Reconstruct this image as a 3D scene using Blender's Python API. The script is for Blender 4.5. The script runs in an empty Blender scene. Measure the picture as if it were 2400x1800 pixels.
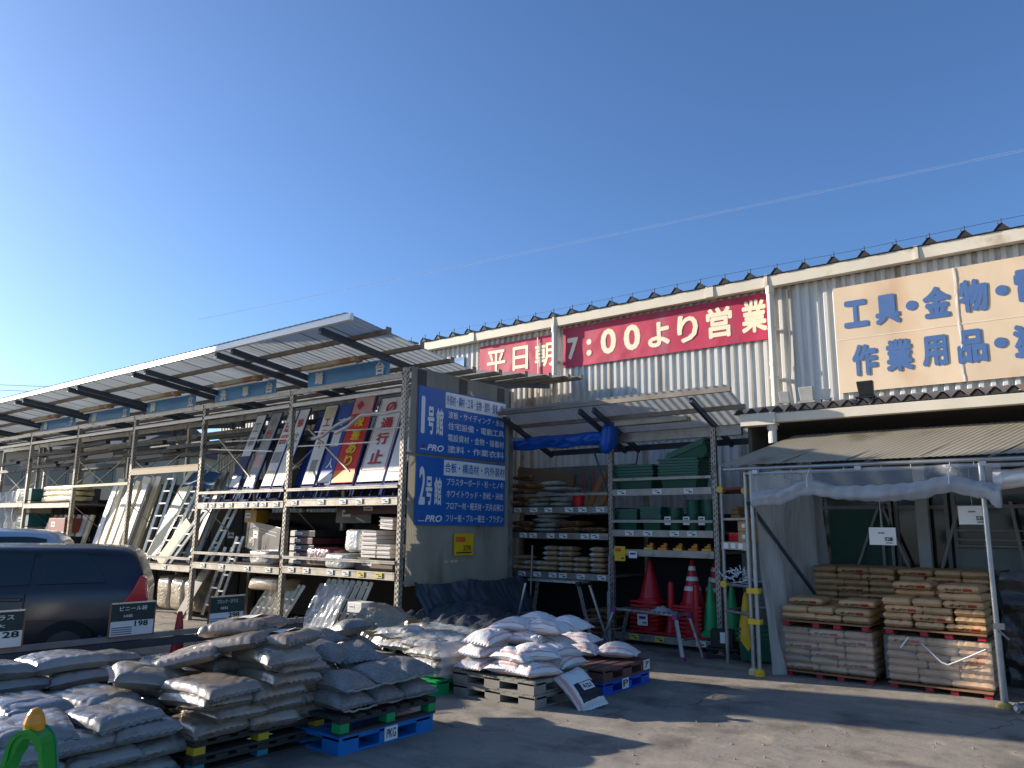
import bpy, math, random
from mathutils import Vector, Matrix, Euler, noise
R = math.radians
random.seed(11)
SC = bpy.context.scene
COL = SC.collection
# ------------------------------------------------------------------ camera
cam = bpy.data.objects.new('camera', bpy.data.cameras.new('camera'))
COL.objects.link(cam)
cam.data.sensor_width = 36.0
cam.data.lens = 36.0 * 1803 / 2400
cam.data.clip_end = 90000
cam.data.clip_start = 0.05
cam.matrix_world = Matrix.Translation((0, 0, 1.7)) @ Matrix.Rotation(R(38.3), 4, 'Z') @ Matrix.Rotation(R(100.6), 4, 'X') @ Matrix.Rotation(R(0.6), 4, 'Z')
SC.camera = cam
# ------------------------------------------------------------------ sky and sun
SUN_D = Vector((1.0, 0.30, -0.32)).normalized()
EL = math.asin(-SUN_D.z)
wd = bpy.data.worlds.new('World'); SC.world = wd; wd.use_nodes = True
nt = wd.node_tree
sky = nt.nodes.new('ShaderNodeTexSky'); sky.sky_type = 'NISHITA'; sky.sun_disc = False
sky.sun_elevation = EL
sky.sun_rotation = math.atan2(-SUN_D.x, -SUN_D.y)
sky.air_density = 0.8; sky.dust_density = 0.95; sky.ozone_density = 5.5
bg = nt.nodes['Background']; bg.inputs[1].default_value = 0.1
nt.links.new(sky.outputs[0], bg.inputs[0])
sun = bpy.data.objects.new('sun', bpy.data.lights.new('sun', 'SUN'))
COL.objects.link(sun)
sun.data.energy = 4.3; sun.data.angle = R(0.5); sun.data.color = (1.0, 0.90, 0.77)
sun.rotation_euler = SUN_D.to_track_quat('-Z', 'Y').to_euler()
SC.view_settings.view_transform = 'Standard'; SC.view_settings.look = 'None'
SC.view_settings.exposure = 1.13; SC.view_settings.gamma = 1.0
# ------------------------------------------------------------------ materials
def h(s):
    v = [int(s[i:i+2], 16) / 255 for i in (0, 2, 4)]
    return tuple((c / 12.92 if c <= .04045 else ((c + .055) / 1.055) ** 2.4) for c in v)
MC = {}
def mat(name, col, rough=.6, metal=0.0, var=.18, vs=4.0, bump=0.0, bs=40.0, coat=0.0, streak=None, rnd=0.0, spec=.5, mode=None, stripe=None, trans=0.0, alpha=1.0, dirt=None):
    if name in MC: return MC[name]
    if isinstance(col, str): col = h(col)
    m = bpy.data.materials.new(name); m.use_nodes = True
    n = m.node_tree.nodes; L = m.node_tree.links
    b = n['Principled BSDF']
    b.inputs['Roughness'].default_value = rough; b.inputs['Metallic'].default_value = metal
    b.inputs['Coat Weight'].default_value = coat; b.inputs['Coat Roughness'].default_value = .18
    b.inputs['Specular IOR Level'].default_value = spec
    tc = n.new('ShaderNodeTexCoord'); mp = n.new('ShaderNodeMapping')
    L.new(tc.outputs['Object'], mp.inputs[0])
    oi = n.new('ShaderNodeObjectInfo')
    if streak: mp.inputs['Scale'].default_value = streak
    nz = n.new('ShaderNodeTexNoise'); nz.inputs['Scale'].default_value = vs; nz.inputs['Detail'].default_value = 6
    nz.noise_dimensions = '4D'
    mw = n.new('ShaderNodeMath'); mw.operation = 'MULTIPLY'; mw.inputs[1].default_value = 37.0
    L.new(oi.outputs['Random'], mw.inputs[0]); L.new(mw.outputs[0], nz.inputs['W'])
    L.new(mp.outputs[0], nz.inputs['Vector'])
    mr = n.new('ShaderNodeMapRange'); mr.inputs[1].default_value = .3; mr.inputs[2].default_value = .7
    mr.inputs[3].default_value = 1 - var; mr.inputs[4].default_value = 1 + var * .6
    L.new(nz.outputs[0], mr.inputs[0])
    mul = mr.outputs[0]
    if rnd:
        r2 = n.new('ShaderNodeMapRange'); r2.inputs[3].default_value = 1 - rnd; r2.inputs[4].default_value = 1 + rnd * .7
        L.new(oi.outputs['Random'], r2.inputs[0])
        mm = n.new('ShaderNodeMath'); mm.operation = 'MULTIPLY'; L.new(mul, mm.inputs[0]); L.new(r2.outputs[0], mm.inputs[1]); mul = mm.outputs[0]
    src = n.new('ShaderNodeRGB'); src.outputs[0].default_value = (*col, 1); c = src.outputs[0]
    if mode == 'gravel':
        vo = n.new('ShaderNodeTexVoronoi'); vo.inputs['Scale'].default_value = 90
        L.new(tc.outputs['Object'], vo.inputs['Vector'])
        hs = n.new('ShaderNodeSeparateColor'); L.new(vo.outputs['Color'], hs.inputs[0])
        r3 = n.new('ShaderNodeMapRange'); r3.inputs[3].default_value = .75; r3.inputs[4].default_value = 1.3
        L.new(hs.outputs[0], r3.inputs[0])
        m3 = n.new('ShaderNodeMath'); m3.operation = 'MULTIPLY'; L.new(mul, m3.inputs[0]); L.new(r3.outputs[0], m3.inputs[1]); mul = m3.outputs[0]
    if stripe:      # list of (axis, lo, hi, axis2, lo2, hi2, colour): printed marks in the object's own frame
        sx = n.new('ShaderNodeSeparateXYZ'); L.new(tc.outputs['Object'], sx.inputs[0])
        def band(ax, lo, hi):
            g = n.new('ShaderNodeMath'); g.operation = 'GREATER_THAN'; L.new(sx.outputs[ax], g.inputs[0]); g.inputs[1].default_value = lo
            q = n.new('ShaderNodeMath'); q.operation = 'LESS_THAN'; L.new(sx.outputs[ax], q.inputs[0]); q.inputs[1].default_value = hi
            k = n.new('ShaderNodeMath'); k.operation = 'MULTIPLY'; L.new(g.outputs[0], k.inputs[0]); L.new(q.outputs[0], k.inputs[1]); return k.outputs[0]
        for (a1, l1, h1, a2, l2, h2, cc, dash) in stripe:
            k = n.new('ShaderNodeMath'); k.operation = 'MULTIPLY'; L.new(band(a1, l1, h1), k.inputs[0]); L.new(band(a2, l2, h2), k.inputs[1]); f = k.outputs[0]
            if dash:
                wv = n.new('ShaderNodeTexNoise'); wv.inputs['Scale'].default_value = dash; L.new(tc.outputs['Object'], wv.inputs['Vector'])
                g = n.new('ShaderNodeMath'); g.operation = 'GREATER_THAN'; g.inputs[1].default_value = .47; L.new(wv.outputs[0], g.inputs[0])
                k2 = n.new('ShaderNodeMath'); k2.operation = 'MULTIPLY'; L.new(f, k2.inputs[0]); L.new(g.outputs[0], k2.inputs[1]); f = k2.outputs[0]
            mx = n.new('ShaderNodeMix'); mx.data_type = 'RGBA'; L.new(f, mx.inputs[0]); L.new(c, mx.inputs[6]); mx.inputs[7].default_value = (*cc, 1); c = mx.outputs[2]
    if dirt:        # rust or dirt stains of their own colour: (colour, scale, threshold)
        dn = n.new('ShaderNodeTexNoise'); dn.inputs['Scale'].default_value = dirt[1]; dn.inputs['Detail'].default_value = 8; L.new(mp.outputs[0], dn.inputs['Vector'])
        dr = n.new('ShaderNodeMapRange'); dr.inputs[1].default_value = dirt[2]; dr.inputs[2].default_value = dirt[2] + .15; L.new(dn.outputs[0], dr.inputs[0])
        mx = n.new('ShaderNodeMix'); mx.data_type = 'RGBA'; L.new(dr.outputs[0], mx.inputs[0]); L.new(c, mx.inputs[6]); mx.inputs[7].default_value = (*dirt[0], 1); c = mx.outputs[2]
    vm = n.new('ShaderNodeVectorMath'); vm.operation = 'SCALE'; L.new(c, vm.inputs[0]); L.new(mul, vm.inputs['Scale'])
    L.new(vm.outputs[0], b.inputs['Base Color'])
    rr = n.new('ShaderNodeMapRange'); rr.inputs[3].default_value = max(.03, rough - .12); rr.inputs[4].default_value = min(1, rough + .12)
    L.new(nz.outputs[0], rr.inputs[0]); L.new(rr.outputs[0], b.inputs['Roughness'])
    if bump:
        bn = n.new('ShaderNodeTexNoise'); bn.inputs['Scale'].default_value = bs; bn.inputs['Detail'].default_value = 5; bn.noise_dimensions = '4D'
        L.new(mw.outputs[0], bn.inputs['W']); L.new(tc.outputs['Object'], bn.inputs['Vector'])
        bp = n.new('ShaderNodeBump'); bp.inputs['Strength'].default_value = bump; bp.inputs['Distance'].default_value = .02
        L.new(bn.outputs[0], bp.inputs['Height']); L.new(bp.outputs[0], b.inputs['Normal'])
        if coat: L.new(bp.outputs[0], b.inputs['Coat Normal'])
    out = n['Material Output']; sh = b.outputs[0]
    if trans:
        t = n.new('ShaderNodeBsdfTranslucent'); L.new(vm.outputs[0], t.inputs[0])
        ms = n.new('ShaderNodeMixShader'); ms.inputs[0].default_value = trans; L.new(sh, ms.inputs[1]); L.new(t.outputs[0], ms.inputs[2]); sh = ms.outputs[0]
    if alpha < 1:
        t = n.new('ShaderNodeBsdfTransparent')
        ms = n.new('ShaderNodeMixShader'); ms.inputs[0].default_value = alpha; L.new(t.outputs[0], ms.inputs[1]); L.new(sh, ms.inputs[2]); sh = ms.outputs[0]
    L.new(sh, out.inputs[0])
    MC[name] = m
    return m
# ------------------------------------------------------------------ mesh builder
class MB:
    def __init__(s): s.v = []; s.f = []; s.mi = []; s.k = 0
    def add(s, vs, fs):
        o = len(s.v); s.v += [tuple(p) for p in vs]
        for f in fs: s.f.append(tuple(o + i for i in f)); s.mi.append(s.k)
    def box(s, c, d, M=None):
        x, y, z = d[0] / 2, d[1] / 2, d[2] / 2
        vs = [Vector((a, b, e)) for a in (-x, x) for b in (-y, y) for e in (-z, z)]
        if M is not None: vs = [M @ p for p in vs]
        c = Vector(c)
        s.add([p + c for p in vs], [(0, 1, 3, 2), (4, 6, 7, 5), (0, 4, 5, 1), (2, 3, 7, 6), (0, 2, 6, 4), (1, 5, 7, 3)])
    def span(s, a, b): s.box([(p + q) / 2 for p, q in zip(a, b)], [abs(q - p) for p, q in zip(a, b)])
    def bar(s, p, q, w, t, up=(0, 0, 1)):
        p, q = Vector(p), Vector(q); d = (q - p); L = d.length; d.normalize()
        x = d.cross(Vector(up))
        if x.length < 1e-4: x = d.cross(Vector((0, 1, 0)))
        x.normalize(); y = x.cross(d)
        M = Matrix((x, y, d)).transposed()
        s.box((p + q) / 2, (w, t, L), M)
    def tube(s, p, q, r, n=8, r2=None, cap=True):
        p, q = Vector(p), Vector(q); d = (q - p).normalized(); r2 = r if r2 is None else r2
        x = d.orthogonal().normalized(); y = d.cross(x)
        vs = []
        for i in range(n):
            a = 2 * math.pi * i / n; w = x * math.cos(a) + y * math.sin(a); vs += [p + w * r, q + w * r2]
        fs = [(2 * i, 2 * ((i + 1) % n), 2 * ((i + 1) % n) + 1, 2 * i + 1) for i in range(n)]
        if cap: fs += [tuple(2 * i for i in reversed(range(n))), tuple(2 * i + 1 for i in range(n))]
        s.add(vs, fs)
    def path(s, pts, r, n=6):
        for a, b in zip(pts[:-1], pts[1:]): s.tube(a, b, r, n)
    def lathe(s, prof, n=20, c=(0, 0, 0), sq=False):
        vs = []
        for (r, z) in prof:
            for i in range(n):
                a = 2 * math.pi * i / n; vs.append((c[0] + r * math.cos(a), c[1] + r * math.sin(a), c[2] + z))
        fs = []
        for j in range(len(prof) - 1):
            for i in range(n):
                k = (i + 1) % n; fs.append((j * n + i, j * n + k, (j + 1) * n + k, (j + 1) * n + i))
        fs.append(tuple(reversed(range(n)))); fs.append(tuple((len(prof) - 1) * n + i for i in range(n)))
        s.add(vs, fs)
    def grid(s, fn, nu, nv):
        vs = [fn(i / nu, j / nv) for i in range(nu + 1) for j in range(nv + 1)]
        w = nv + 1
        s.add(vs, [(i * w + j, (i + 1) * w + j, (i + 1) * w + j + 1, i * w + j + 1) for i in range(nu) for j in range(nv)])
    def prism(s, poly, p0, ex, ey, ez):   # poly in (ex,ey), extruded along ez vector
        p0, ex, ey, ez = map(Vector, (p0, ex, ey, ez)); n = len(poly)
        a = [p0 + ex * u + ey * v for u, v in poly]; b = [p + ez for p in a]
        fs = [tuple(reversed(range(n))), tuple(range(n, 2 * n))] + [(i, (i + 1) % n, n + (i + 1) % n, n + i) for i in range(n)]
        s.add(a + b, fs)
    def corr(s, o, u, v, nrm, U, pitch, depth, kind='trap', thick=0):
        # corrugated sheet: runs U metres along u with ribs along v (vector of full height)
        o, u, v, nrm = map(Vector, (o, u, v, nrm)); u = u.normalized(); nrm = nrm.normalized()
        prof = {'rib': [(0, 0), (.28, 0), (.46, 1), (.54, 1), (.72, 0)], 'trap': [(0, 0), (.36, 0), (.5, 1), (.86, 1)], 'sine': [(k / 6, .5 - .5 * math.cos(2 * math.pi * k / 6)) for k in range(6)], 'vee': [(0, 0), (.42, 1), (.58, 1)]}[kind]
        pts = []; k = 0
        while k * pitch < U:
            for a, d in prof:
                x = (k + a) * pitch
                if x <= U: pts.append((x, d * depth))
            k += 1
        vs = []
        for x, d in pts: p = o + u * x + nrm * d; vs += [p, p + v]
        s.add(vs, [(2 * i, 2 * i + 2, 2 * i + 3, 2 * i + 1) for i in range(len(pts) - 1)])
    def mesh(s, name, mats, smooth=False):
        me = bpy.data.meshes.new(name); me.from_pydata(s.v, [], s.f); me.update()
        for m in (mats if isinstance(mats, (list, tuple)) else [mats]): me.materials.append(m)
        if any(s.mi): me.polygons.foreach_set('material_index', s.mi)
        if smooth: me.polygons.foreach_set('use_smooth', [True] * len(me.polygons))
        return me
    def build(s, name, mats, parent=None, smooth=False, bevel=0, loc=None, rz=0):
        o = bpy.data.objects.new(name, s.mesh(name, mats, smooth)); COL.objects.link(o)
        if parent: o.parent = parent
        if loc is not None: o.location = loc
        o.rotation_euler = (0, 0, rz)
        if bevel:
            b = o.modifiers.new('bevel', 'BEVEL'); b.width = bevel; b.segments = 2; b.limit_method = 'ANGLE'
        return o
def tag(o, label, cat, group=None, kind=None):
    if label: o['label'] = label
    if cat: o['category'] = cat
    if group: o['group'] = group
    if kind: o['kind'] = kind
    return o
def thing(name, label, cat, loc=(0, 0, 0), rz=0, group=None):
    o = bpy.data.objects.new(name, None); COL.objects.link(o); o.empty_display_size = .1
    o.location = loc; o.rotation_euler = (0, 0, rz)
    return tag(o, label, cat, group)
def kids(o): return [c for c in bpy.data.objects if c.parent == o]
def dup(o, loc=None, rot=None, label=None, parent=None):
    c = o.copy(); COL.objects.link(c)
    if parent: c.parent = parent
    if loc is not None: c.location = loc
    if rot is not None: c.rotation_euler = rot
    if label: c['label'] = label
    for ch in kids(o): dup(ch, parent=c)
    return c
def inst(name, me, loc, rot, label, cat, group=None, scale=None):
    o = bpy.data.objects.new(name, me); COL.objects.link(o); o.location = loc
    o.rotation_euler = rot if isinstance(rot, (tuple, Euler)) else (0, 0, rot)
    if scale: o.scale = scale
    return tag(o, label, cat, group)
def text(body, org, right, up, w, hgt, m, parent, name='lettering', bold=.018, ext=.002, spacing=1.0, shear=0.0):
    """lettering fitted to a w x hgt box whose lower left corner is org; heavy strokes are shifted copies of the outline"""
    cu = bpy.data.curves.new('lettering', 'FONT'); cu.body = body; cu.space_character = spacing; cu.shear = shear; cu.resolution_u = 3
    o = bpy.data.objects.new('lettering_src', cu); COL.objects.link(o)
    me = bpy.data.meshes.new_from_object(o.evaluated_get(bpy.context.evaluated_depsgraph_get()))
    bpy.data.objects.remove(o)
    co = [v.co.copy() for v in me.vertices]; fs = [tuple(p.vertices) for p in me.polygons]
    xs = [c.x for c in co]; ys = [c.y for c in co]
    x0, x1, y0, y1 = min(xs) - bold, max(xs) + bold, min(ys) - bold, max(ys) + bold
    right = Vector(right).normalized(); up = Vector(up).normalized(); nr = right.cross(up); org = Vector(org)
    sh = [(0, 0)] + [(bold * math.cos(k * math.pi / 4), bold * math.sin(k * math.pi / 4)) for k in range(8 if bold > .02 else 4)] if bold else [(0, 0)]
    if bold and bold <= .02: sh = [(0, 0), (bold, 0), (-bold, 0), (0, bold * .6), (0, -bold * .6)]
    mb = MB()
    for k, (dx, dy) in enumerate(sh):
        mb.add([org + right * ((c.x + dx - x0) / (x1 - x0) * w) + up * ((c.y + dy - y0) / max(1e-6, y1 - y0) * hgt) + nr * (ext - .0009 + .0002 * k) for c in co], fs)
    return mb.build(name, m, parent)
ORD = ['first', 'second', 'third', 'fourth', 'fifth', 'sixth', 'seventh', 'eighth', 'ninth', 'tenth', 'eleventh', 'twelfth']
# shared materials
STEEL = mat('galvanised_steel', '9a948a', .45, .55, .3, 6, .1, 60, dirt=(h('6b5140'), 5, .62))
DARK = mat('dark_painted_steel', '434e5c', .45, .2, .2, 5)
ALU = mat('aluminium', 'c9c8c2', .3, .85, .12, 12)
BEAM = mat('shelf_beam_paint', 'b5ab98', .5, .2, .25, 8, dirt=(h('7a6048'), 6, .6))
WHITE = mat('white_paint', 'dcd8cc', .5, 0, .08, 6)
CARD = mat('paper_card', 'e4e2da', .7, 0, .04, 3)
INK = mat('black_ink', '16181a', .6, 0, .05)
YEL = mat('yellow_plastic', 'e0b414', .4, 0, .12, 8)
REDP = mat('red_plastic', 'c01522', .35, 0, .12, 5)
GRNP = mat('green_plastic', '12a05a', .35, 0, .12, 5)
BLUP = mat('blue_plastic', '1673b8', .4, 0, .15, 5, dirt=(h('3f4650'), 7, .66))
GRYP = mat('grey_plastic', '8c877c', .55, 0, .15, 5, .05, 60)
WOOD = mat('weathered_wood', '8a7258', .75, 0, .3, 5, .2, 50, streak=(1, 8, 8))
BLACKP = mat('black_plastic', '15181c', .45, 0, .2, 5)
DKWOOD = mat('dark_wood', '57483a', .8, 0, .3, 5, .2, 50)
TARP = mat('black_tarpaulin', '363b41', .42, 0, .25, 5, .5, 22, coat=.15)
BTARP = mat('blue_tarpaulin', '1258b8', .32, 0, .25, 6, .5, 26)
DGRN = mat('dark_green_plastic', '0d5a45', .4, 0, .12, 6)
CLEAR = mat('clear_plastic_film', 'd9dde0', .16, 0, .1, 6, .35, 25, alpha=.42)
CURT = mat('curtain_film', 'cfd0cc', .3, 0, .15, 4, .3, 14, alpha=.62, trans=.35, streak=(6, 6, .5))

def asphalt():
    m = bpy.data.materials.new('asphalt'); m.use_nodes = True; n = m.node_tree.nodes; L = m.node_tree.links; b = n['Principled BSDF']
    b.inputs['Roughness'].default_value = .9; b.inputs['Specular IOR Level'].default_value = .25
    tc = n.new('ShaderNodeTexCoord')
    def nz(sc, det=6, vec=None, rough=.55):
        t = n.new('ShaderNodeTexNoise'); t.inputs['Scale'].default_value = sc; t.inputs['Detail'].default_value = det; t.inputs['Roughness'].default_value = rough
        L.new(vec or tc.outputs['Object'], t.inputs['Vector']); return t.outputs[0]
    def mr(x, a, b_, c, d):
        t = n.new('ShaderNodeMapRange'); t.inputs[1].default_value = a; t.inputs[2].default_value = b_; t.inputs[3].default_value = c; t.inputs[4].default_value = d; L.new(x, t.inputs[0]); return t.outputs[0]
    def mix(f, a, col):
        t = n.new('ShaderNodeMix'); t.data_type = 'RGBA'; L.new(f, t.inputs[0])
        if isinstance(a, tuple): t.inputs[6].default_value = (*a, 1)
        else: L.new(a, t.inputs[6])
        t.inputs[7].default_value = (*col, 1); return t.outputs[2]
    c = mix(mr(nz(.35), .35, .65, 0, 1), h('a0978b'), h('8d857a'))
    c = mix(mr(nz(1.7, 8), .5, .68, 0, .8), c, h('645e56'))          # damp and oily stains
    mp = n.new('ShaderNodeMapping'); mp.inputs['Rotation'].default_value = (0, 0, .5); mp.inputs['Scale'].default_value = (.35, 4.5, 1); L.new(tc.outputs['Object'], mp.inputs[0])
    c = mix(mr(nz(1.2, 6, mp.outputs[0]), .55, .75, 0, .5), c, h('65605a'))   # tyre streaks
    c = mix(mr(nz(2.6, 8), .56, .7, 0, .6), c, h('b5a993'))           # drifted sand
    vo = n.new('ShaderNodeTexVoronoi'); vo.feature = 'DISTANCE_TO_EDGE'; vo.inputs['Scale'].default_value = .45
    wv = n.new('ShaderNodeVectorMath'); wv.operation = 'ADD'; nv = n.new('ShaderNodeTexNoise'); nv.inputs['Scale'].default_value = 1.3; nv.inputs['Detail'].default_value = 6; L.new(tc.outputs['Object'], nv.inputs['Vector']); L.new(tc.outputs['Object'], wv.inputs[0]); L.new(nv.outputs['Color'], wv.inputs[1]); L.new(wv.outputs[0], vo.inputs['Vector'])
    ck = n.new('ShaderNodeMath'); ck.operation = 'MULTIPLY'; L.new(mr(vo.outputs[0], .0, .009, 1, 0), ck.inputs[0]); L.new(mr(nz(.6), .46, .56, 0, .9), ck.inputs[1])
    c = mix(ck.outputs[0], c, h('3a3835'))
    gr = mr(nz(210, 3), .35, .65, .72, 1.22); g2 = mr(nz(48, 4), .35, .65, .9, 1.08)
    mm = n.new('ShaderNodeMath'); mm.operation = 'MULTIPLY'; L.new(gr, mm.inputs[0]); L.new(g2, mm.inputs[1])
    vm = n.new('ShaderNodeVectorMath'); vm.operation = 'SCALE'; L.new(c, vm.inputs[0]); L.new(mm.outputs[0], vm.inputs['Scale']); L.new(vm.outputs[0], b.inputs['Base Color'])
    bp = n.new('ShaderNodeBump'); bp.inputs['Strength'].default_value = .8; bp.inputs['Distance'].default_value = .012; L.new(nz(140, 5), bp.inputs['Height'])
    b2 = n.new('ShaderNodeBump'); b2.inputs['Strength'].default_value = .5; b2.inputs['Distance'].default_value = .06; L.new(nz(3, 5), b2.inputs['Height']); L.new(bp.outputs[0], b2.inputs['Normal']); L.new(b2.outputs[0], b.inputs['Normal'])
    return m
# ================================================================== SETTING
ASPH = asphalt()
mb = MB(); mb.grid(lambda u, v: ((u - .5) * 900, (v - .5) * 900, 0), 60, 60)
g = mb.build('ground', ASPH); tag(g, None, None, None, 'structure')
mb = MB()
for k in range(260):
    a, d = random.uniform(-1.1, .25), random.uniform(3.5, 9); x, y = -d * math.sin(.66 + a * .6), d * math.cos(.66 + a * .6)
    r = random.uniform(.003, .012); mb.lathe([(r, 0), (r * .8, r * .6), (r * .3, r)], 5, (x, y, .001))
tag(mb.build('grit', mat('grit', '8a857c', .9)), 'loose grit scattered over the asphalt yard', 'grit', None, 'stuff')
# ------------------------------------------------------------------ warehouse
CREAM = mat('cream_sheet_metal', 'd3d1c8', .5, 0, .16, .9, .15, 2.5, streak=(3, 3, .25), dirt=(h('a99c84'), 1.6, .55))
TRIM = mat('cream_trim', 'ddd2bb', .5, 0, .1, 2, dirt=(h('b3a488'), 2.5, .62))
ROOFM = mat('folded_roof_metal', '7d7a74', .45, .3, .25, 4, dirt=(h('5b4636'), 3, .6))
wh = thing('warehouse', 'long cream corrugated metal warehouse with folded sheet roof and box gutters', 'warehouse', (-8, 12.2, 0))
def W(mb, name, m, **k):
    mb.v = [(x + 8, y - 12.2, z) for x, y, z in mb.v]; return mb.build(name, m, wh, **k)
WX0, WX1 = -20.5, 7.0
mb = MB(); mb.corr((WX0, 12.24, 0), (1, 0, 0), (0, 0, 3.2), (0, -1, 0), -3.7 - WX0, .142, .036)
mb.corr((WX0, 12.24, 3.2), (1, 0, 0), (0, 0, 2.42), (0, -1, 0), WX1 - WX0, .142, .036); W(mb, 'wall', CREAM)
mb = MB(); mb.span((WX0, 12.26, 0), (-3.72, 12.4, 3.2)); mb.span((WX0, 12.26, 3.2), (WX1, 12.4, 5.6)); mb.span((WX0, 12.4, 0), (WX0 + .2, 26, 5.6)); W(mb, 'light_stop_wall', DARK)  # unseen backing added behind the cladding to stop light, plus the end wall
mb = MB(); mb.corr((WX0 - .2, 11.98, 5.80), (1, 0, 0), (0, 14, .5), (0, 0, 1), WX1 - WX0 + .4, .4443, .09, 'rib')
W(mb, 'roof', ROOFM)
mb = MB()
k = 0
x = WX0 - .2
while x < WX1:      # open ridge ends, their inner shade filled in dark, each with its bolt
    cx = x + .5 * .4443
    mb.prism([(-.09, -.02), (.09, -.02), (.03, .06), (-.03, .06)], (cx, 11.99, 5.82), (1, 0, 0), (0, 0, 1), (0, .02, 0))
    mb.tube((cx, 12.05, 5.88), (cx, 12.05, 5.985), .007, 5); mb.tube((cx - .04, 12.02, 5.87), (cx - .04, 12.02, 5.93), .006, 5)
    x += .4443
W(mb, 'ridge_end_fill', mat('ridge_end_shade', '2b2622', .7))
mb = MB(); mb.path([(WX0, 12.05, 5.97)] + [(WX0 + i * 2.2, 12.05, 5.96 + .02 * math.sin(i * 2.1)) for i in range(1, 13)], .004, 4); W(mb, 'lightning_wire', DARK)
mb = MB(); mb.prism([(0, 0), (.15, -.005), (.16, .17), (.14, .185), (0, .185)], (WX0 - .2, 12.17, 5.615), (0, -1, 0), (0, 0, 1), (WX1 - WX0 + .4, 0, 0))
for x in (-8.46, -4.22, -2.0): mb.box((x, 12.09, 5.71), (.05, .19, .2))
mb.box((-5.2, 12.09, 5.71), (.14, .187, .196)); mb.box((-10.6, 12.09, 5.71), (.14, .187, .196))
W(mb, 'gutter', TRIM)
for x in (-8.46, -4.18):
    mb = MB(); mb.tube((x, 12.06, 3.3), (x, 12.06, 5.62), .058, 14); mb.tube((x, 12.06, 5.5), (x, 12.06, 5.625), .07, 14); mb.tube((x, 12.06, 4.3), (x, 12.06, 4.36), .066, 14)
    for z in (3.6, 4.1, 4.9): mb.span((x - .075, 12.03, z), (x + .075, 12.19, z + .025))
    W(mb, 'downspout', TRIM, smooth=False)
mb = MB(); mb.path([(-3.95, 12.17, 5.55), (-3.94, 12.17, 4.8), (-3.97, 12.17, 4.0), (-3.93, 12.17, 3.5), (-3.9, 12.0, 3.45), (-3.5, 11.0, 3.4)], .018, 6); W(mb, 'conduit', TRIM); mb = MB()
mb.path([(-8.95, 12.15, 5.6), (-8.93, 12.15, 4.6), (-8.9, 12.15, 3.6)], .01, 5); W(mb, 'conduit', TRIM)
# lean-to over the cement bay
mb = MB(); mb.corr((-4.15, 10.22, 3.27), (1, 0, 0), (0, 1.94, .33), (0, 0, 1), 11, .1785, .075, 'vee'); W(mb, 'lean_to_roof', mat('lean_to_sheet', '8b8a86', .4, .4, .2, 5))
mb = MB()
for k in range(62): mb.prism([(-.062, 0), (.062, 0), (.012, .062), (-.012, .062)], (-4.15 + (k + .5) * .1785, 10.23, 3.268), (1, 0, 0), (0, 0, 1), (0, .015, 0))
W(mb, 'lean_to_end_fill', mat('ridge_end_shade', '2b2622'))  # shade inside the open rib ends put in as dark fills
mb = MB(); mb.prism([(0, 0), (.13, 0), (.14, .11), (.12, .12), (0, .12)], (-4.0, 10.32, 3.13), (0, -1, 0), (0, 0, 1), (11, 0, 0)); mb.span((-4.02, 10.15, 3.10), (-3.55, 10.34, 3.26))
W(mb, 'lean_to_gutter', TRIM)
mb = MB(); mb.tube((-3.63, 10.28, 2.86), (-3.63, 10.28, 3.12), .055, 12); mb.tube((-3.63, 10.28, 3.04), (-3.63, 10.28, 3.11), .068, 12); W(mb, 'gutter_outlet', WHITE)
mb = MB(); mb.span((-4.0, 10.36, 2.6), (-3.95, 12.2, 3.2)); mb.span((-3.95, 10.4, 3.14), (7, 12.2, 3.2)); W(mb, 'soffit', mat('soffit_board', '4a463f', .8))
GLASS = mat('dark_glass', '141d1c', .08, 0, .3, 1.2, spec=.6)
FRAME = mat('door_frame_metal', '77797a', .45, .2, .15, 4)
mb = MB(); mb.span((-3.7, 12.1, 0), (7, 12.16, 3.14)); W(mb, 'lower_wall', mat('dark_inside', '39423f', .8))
for a, b in ((-3.6, -2.62), (-2.58, -1.9), (-1.86, -.9), (-.86, .2)):
    mb = MB(); mb.span((a + .05, 12.06, .1), (b - .05, 12.09, 2.2)); pane = W(mb, 'glass_pane', GLASS)
    mb = MB()
    for x in (a, b - .05): mb.span((x, 12.03, 0), (x + .05, 12.1, 2.3))
    mb.span((a + .05, 12.03, 2.2), (b - .05, 12.1, 2.3)); mb.span((a + .05, 12.035, 2.02), (b - .05, 12.095, 2.07)); W(mb, 'door_frame', FRAME)
mb = MB(); mb.span((-2.27, 11.85, 0), (-2.12, 12.0, 3.14)); W(mb, 'pillar', mat('pale_pillar', '9fa3a0', .6))
mb = MB()
for p, q in (((-3.2, 11.9, .9), (-2.75, 11.9, 2.05)), ((-2.3, 11.9, .9), (-2.7, 11.9, 2.05)), ((-2.05, 11.9, 1.1), (-1.75, 11.9, 2.05)), ((-2.72, 11.9, .9), (-2.72, 11.9, 2.1)), ((-2.6, 11.9, .9), (-2.6, 11.9, 2.1)), ((-1.0, 11.8, .6), (-1.15, 11.8, 2.1))): mb.bar(p, q, .035, .035)
for z in (1.6, 1.72, 1.52): mb.span((-1.8, 11.88, z), (-.4, 11.92, z + .02))
W(mb, 'cross_brace', FRAME)
mb = MB(); mb.span((-1.8, 11.95, .5), (.4, 11.98, 1.5)); W(mb, 'door_panel', mat('pale_door', '6d7672', .6))
mb = MB(); mb.span((-3.45, 11.95, .8), (-2.6, 11.99, 2.0)); W(mb, 'green_shutter', mat('green_inside', '1c4a3c', .6))
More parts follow.
